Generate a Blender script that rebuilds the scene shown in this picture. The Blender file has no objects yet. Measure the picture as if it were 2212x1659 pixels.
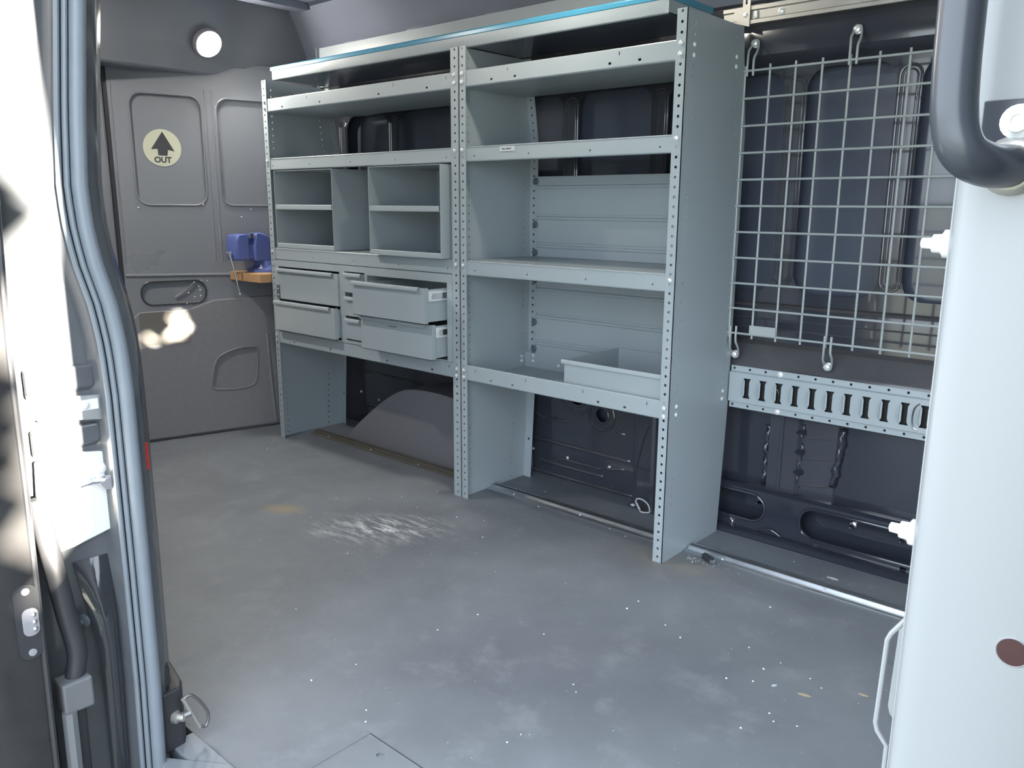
import bpy, bmesh, math, random
from mathutils import Vector, Matrix
from mathutils.geometry import tessellate_polygon

random.seed(7)
sc = bpy.context.scene
col = sc.collection

# ------------------------------------------------------------------ camera
cam_d = bpy.data.cameras.new('camera')
cam = bpy.data.objects.new('camera', cam_d)
col.objects.link(cam)
sc.camera = cam
YAW, PITCH, ROLL, FPX = -0.7258, -0.2144, 0.0063, 1764.5
fw = Vector((math.sin(YAW) * math.cos(PITCH), math.cos(YAW) * math.cos(PITCH), math.sin(PITCH)))
rt = Vector((math.cos(YAW), -math.sin(YAW), 0))
up = rt.cross(fw)
rt2 = rt * math.cos(ROLL) + up * math.sin(ROLL)
up2 = -rt * math.sin(ROLL) + up * math.cos(ROLL)
M = Matrix((rt2, up2, -fw)).transposed().to_4x4()
M.translation = Vector((3.1411, -1.9672, 1.025))
cam.matrix_world = M
cam_d.sensor_fit = 'HORIZONTAL'
cam_d.sensor_width = 36.0
cam_d.lens = FPX / 2212 * 36.0
cam_d.clip_start = 0.02

# ------------------------------------------------------------------ world, sun, exposure
w = bpy.data.worlds.new('sky')
sc.world = w
w.use_nodes = True
bg = w.node_tree.nodes['Background']
bg.inputs['Color'].default_value = (0.80, 0.90, 1.0, 1)
bg.inputs['Strength'].default_value = 1.0
sun_d = bpy.data.lights.new('sun', 'SUN')
sun_d.energy = 20.0
sun_d.angle = 0.007
sun_d.color = (1.0, 0.90, 0.72)
sun = bpy.data.objects.new('sun', sun_d)
col.objects.link(sun)
SUN_TO = Vector((1.0, -0.0667, 0.18)).normalized()
sun.rotation_euler = (-SUN_TO).to_track_quat('-Z', 'Y').to_euler()
sun.location = SUN_TO * 20
vs = sc.view_settings
vs.view_transform = 'Standard'
vs.look = 'None'
vs.gamma = 1
vs.use_curve_mapping = False
vs.exposure = 2.7

# ------------------------------------------------------------------ materials
def lin(r, g, b):
    f = lambda c: (c / 255 / 12.92) if c / 255 <= 0.04045 else ((c / 255 + 0.055) / 1.055) ** 2.4
    return (f(r), f(g), f(b), 1)

MATS = {}
def mat(name, color, rough=0.5, metal=0.0, var=0.0, scale=20.0, bump=0.0, dust=None, dust_amt=0.0, spec=0.5, coat=0.0, emit=None, emit_s=0):
    m = bpy.data.materials.new(name)
    m.use_nodes = True
    nt = m.node_tree
    p = nt.nodes['Principled BSDF']
    p.inputs['Base Color'].default_value = color
    p.inputs['Roughness'].default_value = rough
    p.inputs['Metallic'].default_value = metal
    p.inputs['Specular IOR Level'].default_value = spec
    p.inputs['Coat Weight'].default_value = coat
    if emit:
        p.inputs['Emission Color'].default_value = emit
        p.inputs['Emission Strength'].default_value = emit_s
    tc = nt.nodes.new('ShaderNodeTexCoord')
    n = nt.nodes.new('ShaderNodeTexNoise')
    n.inputs['Scale'].default_value = scale
    n.inputs['Detail'].default_value = 6
    nt.links.new(tc.outputs['Object'], n.inputs['Vector'])
    last = None
    if var > 0:
        r = nt.nodes.new('ShaderNodeMapRange')
        r.inputs['From Min'].default_value = 0.15
        r.inputs['From Max'].default_value = 0.85
        r.inputs['To Min'].default_value = 1 - var
        r.inputs['To Max'].default_value = 1 + var
        nt.links.new(n.outputs['Fac'], r.inputs['Value'])
        mx = nt.nodes.new('ShaderNodeVectorMath')
        mx.operation = 'SCALE'
        mx.inputs[0].default_value = color[:3]
        nt.links.new(r.outputs['Result'], mx.inputs['Scale'])
        last = mx.outputs['Vector']
        rr = nt.nodes.new('ShaderNodeMapRange')
        rr.inputs['To Min'].default_value = max(0.03, rough - 0.08)
        rr.inputs['To Max'].default_value = min(1, rough + 0.08)
        nt.links.new(n.outputs['Fac'], rr.inputs['Value'])
        nt.links.new(rr.outputs['Result'], p.inputs['Roughness'])
    if dust:
        # settled dust: more on faces that look upwards, broken up by noise
        geo = nt.nodes.new('ShaderNodeNewGeometry')
        sep = nt.nodes.new('ShaderNodeSeparateXYZ')
        nt.links.new(geo.outputs['Normal'], sep.inputs['Vector'])
        a = nt.nodes.new('ShaderNodeMapRange')
        a.inputs['From Min'].default_value = 0.1
        a.inputs['From Max'].default_value = 0.75
        a.inputs['To Min'].default_value = 0.10
        a.inputs['To Max'].default_value = 1.0
        nt.links.new(sep.outputs['Z'], a.inputs['Value'])
        b = nt.nodes.new('ShaderNodeMath')
        b.operation = 'MULTIPLY'
        nt.links.new(a.outputs['Result'], b.inputs[0])
        nt.links.new(n.outputs['Fac'], b.inputs[1])
        c = nt.nodes.new('ShaderNodeMath')
        c.operation = 'MULTIPLY'
        c.inputs[1].default_value = dust_amt
        nt.links.new(b.outputs[0], c.inputs[0])
        mix = nt.nodes.new('ShaderNodeMix')
        mix.data_type = 'RGBA'
        nt.links.new(c.outputs[0], mix.inputs['Factor'])
        if last:
            nt.links.new(last, mix.inputs['A'])
        else:
            mix.inputs['A'].default_value = color
        mix.inputs['B'].default_value = dust
        last = mix.outputs['Result']
        r2 = nt.nodes.new('ShaderNodeMapRange')
        r2.inputs['To Min'].default_value = rough
        r2.inputs['To Max'].default_value = 0.7
        nt.links.new(c.outputs[0], r2.inputs['Value'])
        nt.links.new(r2.outputs['Result'], p.inputs['Roughness'])
    if last:
        nt.links.new(last, p.inputs['Base Color'])
    if bump > 0:
        bn = nt.nodes.new('ShaderNodeBump')
        bn.inputs['Strength'].default_value = bump
        bn.inputs['Distance'].default_value = 0.002
        nt.links.new(n.outputs['Fac'], bn.inputs['Height'])
        nt.links.new(bn.outputs['Normal'], p.inputs['Normal'])
    MATS[name] = m
    return m

GREY = mat('grey_powder_coat', lin(158, 168, 174), 0.36, var=0.03, scale=6, bump=0.02, spec=0.5)
GREYD = mat('grey_plug_plastic', lin(84, 92, 98), 0.4)
BLACK = mat('black_body_paint', lin(52, 56, 66), 0.13, var=0.12, scale=4, dust=lin(120, 114, 108), dust_amt=0.8, coat=0.4)  # black paint, here and on the skin, lightened to take in lens glare
BLACK2 = mat('black_skin_paint', lin(74, 80, 94), 0.2, var=0.12, scale=3, coat=0.3)
DOORM = mat('dusty_black_door_paint', lin(132, 135, 144), 0.3, var=0.04, scale=2)  # door tone lightened to carry the veil of lens glare
PLAS = mat('charcoal_trim_plastic', lin(136, 135, 142), 0.5, var=0.08, scale=40, bump=0.15)
GLOSSP = mat('smooth_dark_plate', lin(122, 120, 118), 0.08)
ALU = mat('brushed_aluminium', (0.60, 0.62, 0.65, 1), 0.36, metal=1.0, var=0.06, scale=30)
ALUD = mat('dusty_aluminium', lin(120, 116, 110), 0.45, metal=0.6, var=0.1, scale=25)
ZINC = mat('zinc_bolt', (0.80, 0.82, 0.84, 1), 0.25, metal=0.35)
GALV = mat('galvanised_steel', (0.42, 0.41, 0.39, 1), 0.42, metal=0.7, var=0.08, scale=30)
WIRE = mat('grey_wire_coating', lin(160, 167, 168), 0.35, spec=0.5)
WHITE = mat('light_grey_partition_paint', lin(140, 143, 147), 0.32, var=0.015, scale=5)
WPLAS = mat('white_nylon', lin(215, 217, 220), 0.35)
TUBE = mat('black_handle_vinyl', lin(58, 62, 70), 0.28)
RUB = mat('grey_rubber_seal', lin(112, 120, 130), 0.42, var=0.06, scale=30)
RUBD = mat('dark_rubber', lin(48, 49, 54), 0.5, var=0.1, scale=25)
BLUEF = mat('blue_edge_film', lin(74, 146, 178), 0.25)
VISE = mat('blue_vise_enamel', lin(92, 108, 172), 0.4, var=0.06, scale=15)
WOOD = mat('pine_board', lin(190, 150, 110), 0.6, var=0.12, scale=18)
STEEL = mat('polished_steel', (0.8, 0.8, 0.82, 1), 0.2, metal=1.0)
CREAM = mat('glow_sticker_cream', lin(206, 208, 188), 0.45)
INK = mat('sticker_ink', lin(66, 68, 74), 0.5)
PAPER = mat('paper_label', lin(196, 200, 205), 0.5)
CRUMB = mat('white_crumb', lin(235, 235, 235), 0.7)
LEAFM = mat('tan_flake', lin(170, 155, 130), 0.7)
REDL = mat('red_reflector', lin(170, 40, 30), 0.3)
HOLE = mat('hole_dark_red', lin(58, 26, 30), 0.5)
SILL = mat('sill_plastic', lin(120, 126, 134), 0.45, var=0.06, scale=25)
GRASS = mat('grassy_gravel', lin(112, 116, 106), 0.9, var=0.2, scale=2)
EXT = mat('black_exterior_paint', lin(48, 51, 56), 0.08, coat=0.6)
JAMB = mat('dusty_jamb_paint', lin(84, 87, 93), 0.14, var=0.12, scale=18)
DOORJ = mat('dusty_sliding_door_paint', lin(52, 52, 54), 0.3, var=0.35, scale=14, bump=0.05)
WHITE2 = mat('white_bulkhead_paint', lin(222, 224, 226), 0.4)  # unseen bulkhead kept white to bounce fill light onto the shelving
ROOFM = mat('dusty_slate_roof_paint', lin(130, 136, 152), 0.34, var=0.1, scale=4, coat=0.2)  # roof tone lightened to stand in for glare haze
BLACK3 = mat('black_sill_paint', lin(46, 50, 60), 0.12, coat=0.5)
SEAM_SHADE = mat('black_rubber', lin(22, 23, 26), 0.7)
RUB2 = mat('grey_guide_plastic', lin(98, 100, 104), 0.5)
ARCH = mat('wheel_arch_liner', lin(112, 112, 119), 0.45, var=0.05, scale=30)
STEELD = mat('dull_dark_steel', (0.22, 0.22, 0.23, 1), 0.35, metal=0.8)
LENS = mat('lit_led_lens', (1, 1, 1, 1), 0.3, emit=(1.0, 0.93, 0.78, 1), emit_s=30)

def floor_material():
    m = bpy.data.materials.new('rubber_floor_mat')
    m.use_nodes = True
    nt = m.node_tree
    N, L = nt.nodes, nt.links
    p = N['Principled BSDF']
    tc = N.new('ShaderNodeTexCoord')
    def noise(scale, detail=6, rough=0.6):
        n = N.new('ShaderNodeTexNoise')
        n.inputs['Scale'].default_value = scale
        n.inputs['Detail'].default_value = detail
        n.inputs['Roughness'].default_value = rough
        L.new(tc.outputs['Object'], n.inputs['Vector'])
        return n
    def ramp(src, a, b, lo=0.0, hi=1.0):
        r = N.new('ShaderNodeMapRange')
        r.inputs['From Min'].default_value = a
        r.inputs['From Max'].default_value = b
        r.inputs['To Min'].default_value = lo
        r.inputs['To Max'].default_value = hi
        L.new(src, r.inputs['Value'])
        return r.outputs['Result']
    def mul(a, b):
        q = N.new('ShaderNodeMath')
        q.operation = 'MULTIPLY'
        for i, s in enumerate((a, b)):
            if isinstance(s, (int, float)):
                q.inputs[i].default_value = s
            else:
                L.new(s, q.inputs[i])
        return q.outputs[0]
    def mix(fac, a, b):
        q = N.new('ShaderNodeMix')
        q.data_type = 'RGBA'
        L.new(fac, q.inputs['Factor'])
        for k, s in (('A', a), ('B', b)):
            if isinstance(s, tuple):
                q.inputs[k].default_value = s
            else:
                L.new(s, q.inputs[k])
        return q.outputs['Result']
    def blob(cx, cy, rx, ry, rot):
        mp = N.new('ShaderNodeMapping')
        mp.vector_type = 'TEXTURE'
        mp.inputs['Location'].default_value = (cx, cy, 0)
        mp.inputs['Rotation'].default_value = (0, 0, rot)
        mp.inputs['Scale'].default_value = (rx, ry, 1)
        L.new(tc.outputs['Object'], mp.inputs['Vector'])
        ln = N.new('ShaderNodeVectorMath')
        ln.operation = 'LENGTH'
        L.new(mp.outputs['Vector'], ln.inputs[0])
        return ramp(ln.outputs['Value'], 1.0, 0.15)
    n1 = noise(1.6)
    n2 = noise(9, 8, 0.7)
    n3 = noise(70, 8, 0.8)
    base = mix(ramp(n1.outputs['Fac'], 0.35, 0.65), lin(102, 106, 114), lin(120, 125, 132))
    base = mix(mul(ramp(n2.outputs['Fac'], 0.52, 0.75), 0.6), base, lin(140, 144, 150))
    # fine pale specks
    base = mix(mul(ramp(n3.outputs['Fac'], 0.70, 0.80), 0.55), base, lin(200, 203, 206))
    # spilled white powder in the middle of the floor
    st = N.new('ShaderNodeMapping')
    st.inputs['Rotation'].default_value = (0, 0, -0.62)
    st.inputs['Scale'].default_value = (6, 26, 1)
    L.new(tc.outputs['Object'], st.inputs['Vector'])
    n4 = N.new('ShaderNodeTexNoise')
    n4.inputs['Scale'].default_value = 1.6
    n4.inputs['Detail'].default_value = 10
    n4.inputs['Roughness'].default_value = 0.75
    L.new(st.outputs['Vector'], n4.inputs['Vector'])
    pw = mul(blob(1.17, -0.385, 0.27, 0.15, 0.72), ramp(n4.outputs['Fac'], 0.47, 0.62))
    pw = mul(pw, ramp(n3.outputs['Fac'], 0.30, 0.55, 0.35, 1.0))
    base = mix(pw, base, lin(222, 224, 228))
    # sun spot painted as a tan blob, then dirt near the rail
    base = mix(mul(blob(0.79, -0.50, 0.10, 0.055, 0.5), 0.55), base, lin(168, 146, 112))
    base = mix(mul(blob(2.0, 0.02, 0.26, 0.12, 0.2), ramp(n2.outputs['Fac'], 0.3, 0.6, 0.1, 0.55)), base, lin(140, 134, 120))
    L.new(base, p.inputs['Base Color'])
    L.new(ramp(n2.outputs['Fac'], 0.3, 0.7, 0.42, 0.62), p.inputs['Roughness'])
    bn = N.new('ShaderNodeBump')
    bn.inputs['Strength'].default_value = 0.12
    bn.inputs['Distance'].default_value = 0.002
    L.new(n3.outputs['Fac'], bn.inputs['Height'])
    L.new(bn.outputs['Normal'], p.inputs['Normal'])
    return m
FLOOR = floor_material()

# ------------------------------------------------------------------ mesh helpers
class MB:
    def __init__(self):
        self.v, self.f, self.s = [], [], []
    def add(self, vs_, fs, smooth=False):
        o = len(self.v)
        self.v += [tuple(q) for q in vs_]
        self.f += [tuple(i + o for i in f) for f in fs]
        self.s += [smooth] * len(fs)
        return self
    def box(self, x0, y0, z0, x1, y1, z1):
        vs_ = [(x, y, z) for x in (x0, x1) for y in (y0, y1) for z in (z0, z1)]
        return self.add(vs_, [(0, 1, 3, 2), (4, 6, 7, 5), (0, 4, 5, 1), (2, 3, 7, 6), (0, 2, 6, 4), (1, 5, 7, 3)])
    def prism(self, prof, a0, a1, axis='x', smooth=False):
        """closed 2D profile swept along an axis; profile = the other two coordinates in order"""
        def P(a, q):
            return {'x': (a, q[0], q[1]), 'y': (q[0], a, q[1]), 'z': (q[0], q[1], a)}[axis]
        n = len(prof)
        vs_ = [P(a0, q) for q in prof] + [P(a1, q) for q in prof]
        fs = [(i, (i + 1) % n, n + (i + 1) % n, n + i) for i in range(n)]
        self.add(vs_, fs, smooth)
        tri = tessellate_polygon([[Vector((q[0], q[1], 0)) for q in prof]])
        self.add([P(a0, q) for q in prof], tri)
        self.add([P(a1, q) for q in prof], tri)
        return self
    def sheet(self, prof, a0, a1, th, axis='x', smooth=False, closed=False):
        """open 2D polyline with thickness th swept along an axis"""
        pts = [Vector(q) for q in prof]
        nrm = []
        for i in range(len(pts)):
            a = pts[max(i - 1, 0)]
            b = pts[min(i + 1, len(pts) - 1)]
            d = (b - a).normalized()
            nrm.append(Vector((-d.y, d.x)))
        back = [q + n * th for q, n in zip(pts, nrm)]
        return self.prism([tuple(q) for q in pts] + [tuple(q) for q in reversed(back)], a0, a1, axis, smooth)
    def plate(self, o, u, v, outer, holes=(), th=0.002):
        o, u, v = Vector(o), Vector(u), Vector(v)
        n = u.cross(v).normalized()
        loops = [list(outer)] + [list(h) for h in holes]
        flat = [q for l in loops for q in l]
        tri = tessellate_polygon([[Vector((q[0], q[1], 0)) for q in l] for l in loops])
        F = [o + u * q[0] + v * q[1] for q in flat]
        B = [q - n * th for q in F]
        self.add(F, tri)
        self.add(B, tri)
        k = len(flat)
        fs = []
        i0 = 0
        for l in loops:
            m = len(l)
            for i in range(m):
                a, b = i0 + i, i0 + (i + 1) % m
                fs.append((a, b, k + b, k + a))
            i0 += m
        self.add(F + B, fs)
        return self
    def cyl(self, p0, p1, r, n=10, r1=None):
        p0, p1 = Vector(p0), Vector(p1)
        r1 = r if r1 is None else r1
        d = (p1 - p0).normalized()
        a = d.orthogonal().normalized()
        b = d.cross(a)
        A = [p0 + (a * math.cos(t) + b * math.sin(t)) * r for t in [2 * math.pi * i / n for i in range(n)]]
        B = [p1 + (a * math.cos(t) + b * math.sin(t)) * r1 for t in [2 * math.pi * i / n for i in range(n)]]
        self.add(A + B, [(i, (i + 1) % n, n + (i + 1) % n, n + i) for i in range(n)], True)
        self.add(A, [tuple(range(n))])
        self.add(B, [tuple(range(n))])
        return self
    def tube(self, pts, r, n=8, closed=False, rr=None):
        pts = [Vector(q) for q in pts]
        k = len(pts)
        rings = []
        prev = None
        for i in range(k):
            if closed:
                d = (pts[(i + 1) % k] - pts[i - 1]).normalized()
            else:
                d = (pts[min(i + 1, k - 1)] - pts[max(i - 1, 0)]).normalized()
            if prev is None:
                a = d.orthogonal().normalized()
            else:
                a = (prev - d * prev.dot(d)).normalized()
            prev = a
            b = d.cross(a)
            q = rr[i] if rr else r
            rings.append([pts[i] + (a * math.cos(t) + b * math.sin(t)) * q for t in [2 * math.pi * j / n for j in range(n)]])
        vs_ = [q for R in rings for q in R]
        fs = []
        for i in range(k if closed else k - 1):
            i2 = (i + 1) % k
            for j in range(n):
                fs.append((i * n + j, i * n + (j + 1) % n, i2 * n + (j + 1) % n, i2 * n + j))
        self.add(vs_, fs, True)
        if not closed:
            self.add(rings[0], [tuple(range(n))])
            self.add(rings[-1], [tuple(range(n))])
        return self
    def lathe(self, o, axis, prof, n=16):
        """prof = (radius, height along axis)"""
        o, d = Vector(o), Vector(axis).normalized()
        a = d.orthogonal().normalized()
        b = d.cross(a)
        vs_ = []
        for r, h in prof:
            for i in range(n):
                t = 2 * math.pi * i / n
                vs_.append(o + d * h + (a * math.cos(t) + b * math.sin(t)) * r)
        fs = []
        for k in range(len(prof) - 1):
            for i in range(n):
                fs.append((k * n + i, k * n + (i + 1) % n, (k + 1) * n + (i + 1) % n, (k + 1) * n + i))
        self.add(vs_, fs, True)
        self.add(vs_[:n], [tuple(range(n))])
        self.add(vs_[-n:], [tuple(range(n))])
        return self
    def grid(self, fn, nu, nv, smooth=True):
        vs_ = [fn(i / nu, j / nv) for i in range(nu + 1) for j in range(nv + 1)]
        fs = [(i * (nv + 1) + j, (i + 1) * (nv + 1) + j, (i + 1) * (nv + 1) + j + 1, i * (nv + 1) + j + 1) for i in range(nu) for j in range(nv)]
        return self.add(vs_, fs, smooth)
    def build(self, name, m, parent=None, bevel=0, loc=None):
        me = bpy.data.meshes.new(name)
        me.from_pydata(self.v, [], self.f)
        bm = bmesh.new()
        bm.from_mesh(me)
        bmesh.ops.remove_doubles(bm, verts=bm.verts, dist=1e-5)
        bmesh.ops.recalc_face_normals(bm, faces=bm.faces)
        bm.to_mesh(me)
        bm.free()
        if any(self.s):
            me.polygons.foreach_set('use_smooth', [True] * len(me.polygons))
            try:
                me.set_sharp_from_angle(angle=math.radians(38))
            except Exception:
                pass
        me.materials.append(m)
        o = bpy.data.objects.new(name, me)
        col.objects.link(o)
        if parent:
            o.parent = parent
        if loc:
            o.location = loc
        if bevel:
            b = o.modifiers.new('bevel', 'BEVEL')
            b.width = bevel
            b.segments = 2
            b.limit_method = 'ANGLE'
        return o

def tag(o, label=None, cat=None, group=None, kind=None):
    if label: o['label'] = label
    if cat: o['category'] = cat
    if group: o['group'] = group
    if kind: o['kind'] = kind
    return o
def empty(name, loc=(0, 0, 0)):
    o = bpy.data.objects.new(name, None)
    o.empty_display_size = 0.05
    col.objects.link(o)
    o.location = loc
    return o
def inst(src, name, parent, loc, rot=None):
    o = bpy.data.objects.new(name, src.data if hasattr(src, 'data') else src)
    col.objects.link(o)
    o.parent = parent
    o.location = loc
    if rot: o.rotation_euler = rot
    return o

def circ(cx, cy, r, n=8, ry=None):
    ry = ry or r
    return [(cx + r * math.cos(2 * math.pi * i / n), cy + ry * math.sin(2 * math.pi * i / n)) for i in range(n)]
def slot(cx, cy, hw, hh):
    return rrect(cx - hw, cy - hh, cx + hw, cy + hh, min(hw, hh) * 0.98, 3)
def rrect(x0, y0, x1, y1, r, n=4):
    out = []
    for cx, cy, a in ((x1 - r, y0 + r, -90), (x1 - r, y1 - r, 0), (x0 + r, y1 - r, 90), (x0 + r, y0 + r, 180)):
        for i in range(n + 1):
            t = math.radians(a + 90 * i / n)
            out.append((cx + r * math.cos(t), cy + r * math.sin(t)))
    return out
def smooth_path(pts, n=6):
    """Catmull-Rom through the points"""
    P = [Vector(q) for q in pts]
    out = []
    for i in range(len(P) - 1):
        p0, p1, p2, p3 = P[max(i - 1, 0)], P[i], P[i + 1], P[min(i + 2, len(P) - 1)]
        for k in range(n):
            t = k / n
            out.append(0.5 * ((2 * p1) + (p2 - p0) * t + (2 * p0 - 5 * p1 + 4 * p2 - p3) * t * t + (3 * p1 - p0 - 3 * p2 + p3) * t ** 3))
    out.append(P[-1])
    return out

EX, EY, EZ = (1, 0, 0), (0, 1, 0), (0, 0, 1)

# shared bolt mesh: low dome head with washer, axis along -y
def bolt_mesh(name, r=0.0068, h=0.0045, m=ZINC):
    o = MB().lathe((0, 0, 0), (0, -1, 0), [(r, 0), (r, 0.0012), (r * 0.78, 0.0014), (r * 0.74, h * 0.7), (r * 0.4, h), (0.0005, h)], 12).build(name, m)
    me = o.data
    bpy.data.objects.remove(o)
    return me
BOLT = bolt_mesh('bolt')
BOLT_BIG = bolt_mesh('bolt_large', 0.0095, 0.006)
def bolt(parent, x, y, z, rot=None, me=None, name='bolt'):
    return inst(me or BOLT, name, parent, (x, y, z), rot)
FACE_X = (0, 0, math.pi / 2)     # bolt head looking towards +x
FACE_UP = (-math.pi / 2, 0, 0)

# ================================================================== SETTING
# ---- ground outside
tag(MB().box(-30, -40, -0.75, 30, 40, -0.65).build('ground', GRASS), kind='structure')

# ---- unseen tree shaped to dapple the low sun, hedge added to shade the jamb
def clump(m, c, r, rg):
    vs_ = [(c[0] + d[0] * r * rg.uniform(0.7, 1.3), c[1] + d[1] * r * rg.uniform(0.7, 1.3), c[2] + d[2] * r * rg.uniform(0.7, 1.3)) for d in ((1, 0, 0), (-1, 0, 0), (0, 1, 0), (0, -1, 0), (0, 0, 1), (0, 0, -1))]
    m.add(vs_, [(0, 2, 4), (2, 1, 4), (1, 3, 4), (3, 0, 4), (2, 0, 5), (1, 2, 5), (3, 1, 5), (0, 3, 5)])
LEAF = mat('hedge_leaves', lin(84, 96, 58), 0.8, var=0.25, scale=6)
BARK = mat('bark', lin(92, 80, 66), 0.9, var=0.2, scale=20)
rg = random.Random(5)
tr = tag(empty('tree', (8.5, -0.85, -0.65)), 'small leafy tree standing ahead of the van, outside the picture', 'tree')
MB().tube([(0, 0, 0), (0.03, 0.02, 0.6), (-0.02, 0.0, 1.3), (0.0, 0.0, 2.4)], 0.06, 8).build('trunk', BARK, tr)
cm = MB()
sun_gaps = [(-0.868, 2.125, 0.026), (-0.866, 2.085, 0.020), (-0.965, 2.046, 0.016), (-1.012, 2.044, 0.016)]  # crown openings shaped so only a sun patch reaches the rear door
for ly in (-0.24, -0.12, 0.0, 0.12, 0.24):
    for i in range(26):
        for j in range(30):
            y = -1.74 + 0.068 * i + rg.uniform(-0.02, 0.02)
            z = 1.30 + 0.068 * j + rg.uniform(-0.02, 0.02)
            if ((y + 0.87) / 0.95) ** 2 + ((z - 2.25) / 1.15) ** 2 > 1 or any(math.hypot(y - a, z - b) < c + 0.038 for a, b, c in sun_gaps):
                continue
            clump(cm, (ly, y + 0.85, z + 0.65 + ly * 0.18), 0.062, rg)
cm.build('crown', LEAF, tr)['kind'] = 'stuff'
hd = MB()
for i in range(1900):
    y = rg.uniform(-5.0, 1.2)
    top = 3.1 + 0.15 * math.sin(y * 2.3) if y < -2.15 else (1.72 if y < -1.6 else 1.45)
    clump(hd, (9.4 + rg.uniform(-0.3, 0.3), y, rg.uniform(-0.65, top)), 0.13, rg)
for i in range(900):
    y = rg.uniform(-2.9, -2.15)
    clump(hd, (9.4 + rg.uniform(-0.3, 0.3), y, rg.uniform(0.8, 3.2)), 0.10, rg)
for i in range(300):
    clump(hd, (9.4 + rg.uniform(-0.3, 0.3), rg.uniform(-2.2, -1.6), rg.uniform(0.8, 1.70)), 0.09, rg)
tag(hd.build('hedge', LEAF), 'clipped green hedge beyond the small tree ahead of the van, outside the picture', 'hedge')

# ---- floor: mat with cut-out for the step cover plate
fl = MB()
fl.box(-0.42, -1.31, -0.04, 2.98, 0.48, 0)
fl = fl.build('floor', FLOOR)
tag(fl, kind='structure')
fs_ = MB()
fs_.plate((0, 0, 0.0035), EX, EY, [(1.985, -1.30), (2.75, -1.30), (2.75, -1.08), (1.985, -1.08)], [circ(2.049, -1.107, 0.008, 12)], 0.003)
fs_.build('step_cover_plate', FLOOR, fl)
for a in ((1.981, -1.30, 1.985, -1.076), (1.981, -1.080, 2.76, -1.076), (1.745, -1.3135, 1.985, -1.3095)):
    MB().box(a[0], a[1], -0.001, a[2], a[3], 0.0009).build('floor_seam', SEAM_SHADE, fl)
MB().box(1.72, -1.36, -0.05, 3.0, -1.31, 0.004).build('sill_strip', SILL, fl, 0.003)
MB().box(1.70, -1.50, -0.25, 3.0, -1.36, -0.02).build('step_well', RUBD, fl)
MB().prism([(1.735, -1.40), (1.86, -1.315), (2.2, -1.315), (2.2, -1.40)], -0.02, 0.006, 'z').build('sill_corner', SILL, fl, 0.002)

# ---- far side wall (behind the shelving)
skin = MB()
skin.sheet([(0.47, -0.03), (0.47, 1.40), (0.46, 1.55), (0.42, 1.68), (0.33, 1.79), (0.20, 1.85)], -0.45, 3.05, -0.01, smooth=True)
wall = tag(skin.build('wall_back', BLACK2), kind='structure')
posts = [-0.02, 0.33, 0.90, 1.293, 1.655, 2.108, 2.415, 2.72]
# belt rail with sloping dusty ledge
MB().prism([(0.469, 0.40), (0.378, 0.405), (0.373, 0.415), (0.373, 0.545), (0.380, 0.556), (0.405, 0.612), (0.424, 0.622), (0.424, 0.655), (0.428, 0.728), (0.442, 0.742), (0.469, 0.748)], -0.3, 2.97, 'x', True).build('belt_rail', BLACK, wall)
# upper rail
MB().prism([(0.469, 1.415), (0.426, 1.42), (0.395, 1.44), (0.380, 1.455), (0.376, 1.52), (0.384, 1.545), (0.40, 1.56), (0.40, 1.60), (0.455, 1.61)], -0.3, 2.97, 'x', True).build('upper_rail', BLACK, wall)
# inner sheet with rounded window openings between the posts
edges = [-0.28] + posts
holes = []
for a, b in zip(posts[:-1], posts[1:]):
    holes.append(rrect(a + 0.030, 0.775, b - 0.034, 1.412, 0.055, 5))
MB().plate((0, 0.424, 0), EX, EZ, [(-0.28, 0.74), (2.97, 0.74), (2.97, 1.43), (-0.28, 1.43)], holes, 0.004).build('inner_sheet', BLACK, wall)
def stadium(cx, z0, z1, hw, y):
    r = hw
    pts = []
    for i in range(9):
        t = math.pi * i / 8
        pts.append((cx + r * math.cos(t), y, z1 - r + r * math.sin(t)))
    for i in range(9):
        t = math.pi + math.pi * i / 8
        pts.append((cx + r * math.cos(t), y, z0 + r + r * math.sin(t)))
    return pts
for cx in posts:
    b = MB().tube(stadium(cx, 0.800, 1.396, 0.027, 0.424), 0.0042, 8, True).build('pressed_bead', BLACK, wall)
    MB().tube(stadium(cx + 0.001, 0.812, 1.384, 0.0165, 0.424), 0.0030, 8, True).build('inner_bead', BLACK, b)
# thin drip lines below the belt recess
for z, y in ((0.66, 0.424), (0.69, 0.426)):
    MB().cyl((-0.28, y, z), (2.97, y, z), 0.003, 6).build('crease', BLACK, wall)

# rocker panel with stadium recesses
rk = []
rk.append(rrect(2.236, 0.038, 2.93, 0.136, 0.047, 6))
rk.append(rrect(1.80, 0.048, 2.125, 0.138, 0.044, 6))
rk.append([(2.535, 0.014), (2.552, 0.014), (2.552, 0.031), (2.535, 0.031)])
MB().plate((0, 0.382, 0), EX, EZ, [(1.74, 0.0), (2.97, 0.0), (2.97, 0.150), (1.74, 0.150)], rk, 0.012).build('rocker_panel', BLACK3, wall)
MB().prism([(0.382, 0.0), (0.346, 0.0), (0.345, 0.004), (0.356, 0.016), (0.371, 0.020), (0.382, 0.021)], 1.80, 2.97, 'x', True).build('rocker_foot', BLACK3, wall)
MB().prism([(0.382, 0.150), (0.395, 0.158), (0.45, 0.150), (0.469, 0.146), (0.469, 0.13), (0.394, 0.14)], 1.80, 2.97, 'x', True).build('rocker_ledge', BLACK3, wall)
for x0, x1, z0, z1 in ((2.236, 2.93, 0.038, 0.136), (1.80, 2.125, 0.048, 0.138)):
    MB().tube([(q[0], 0.381, q[1]) for q in rrect(x0, z0, x1, z1, 0.046, 8)], 0.0048, 8, True).build('recess_bead', BLACK3, wall)
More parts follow.
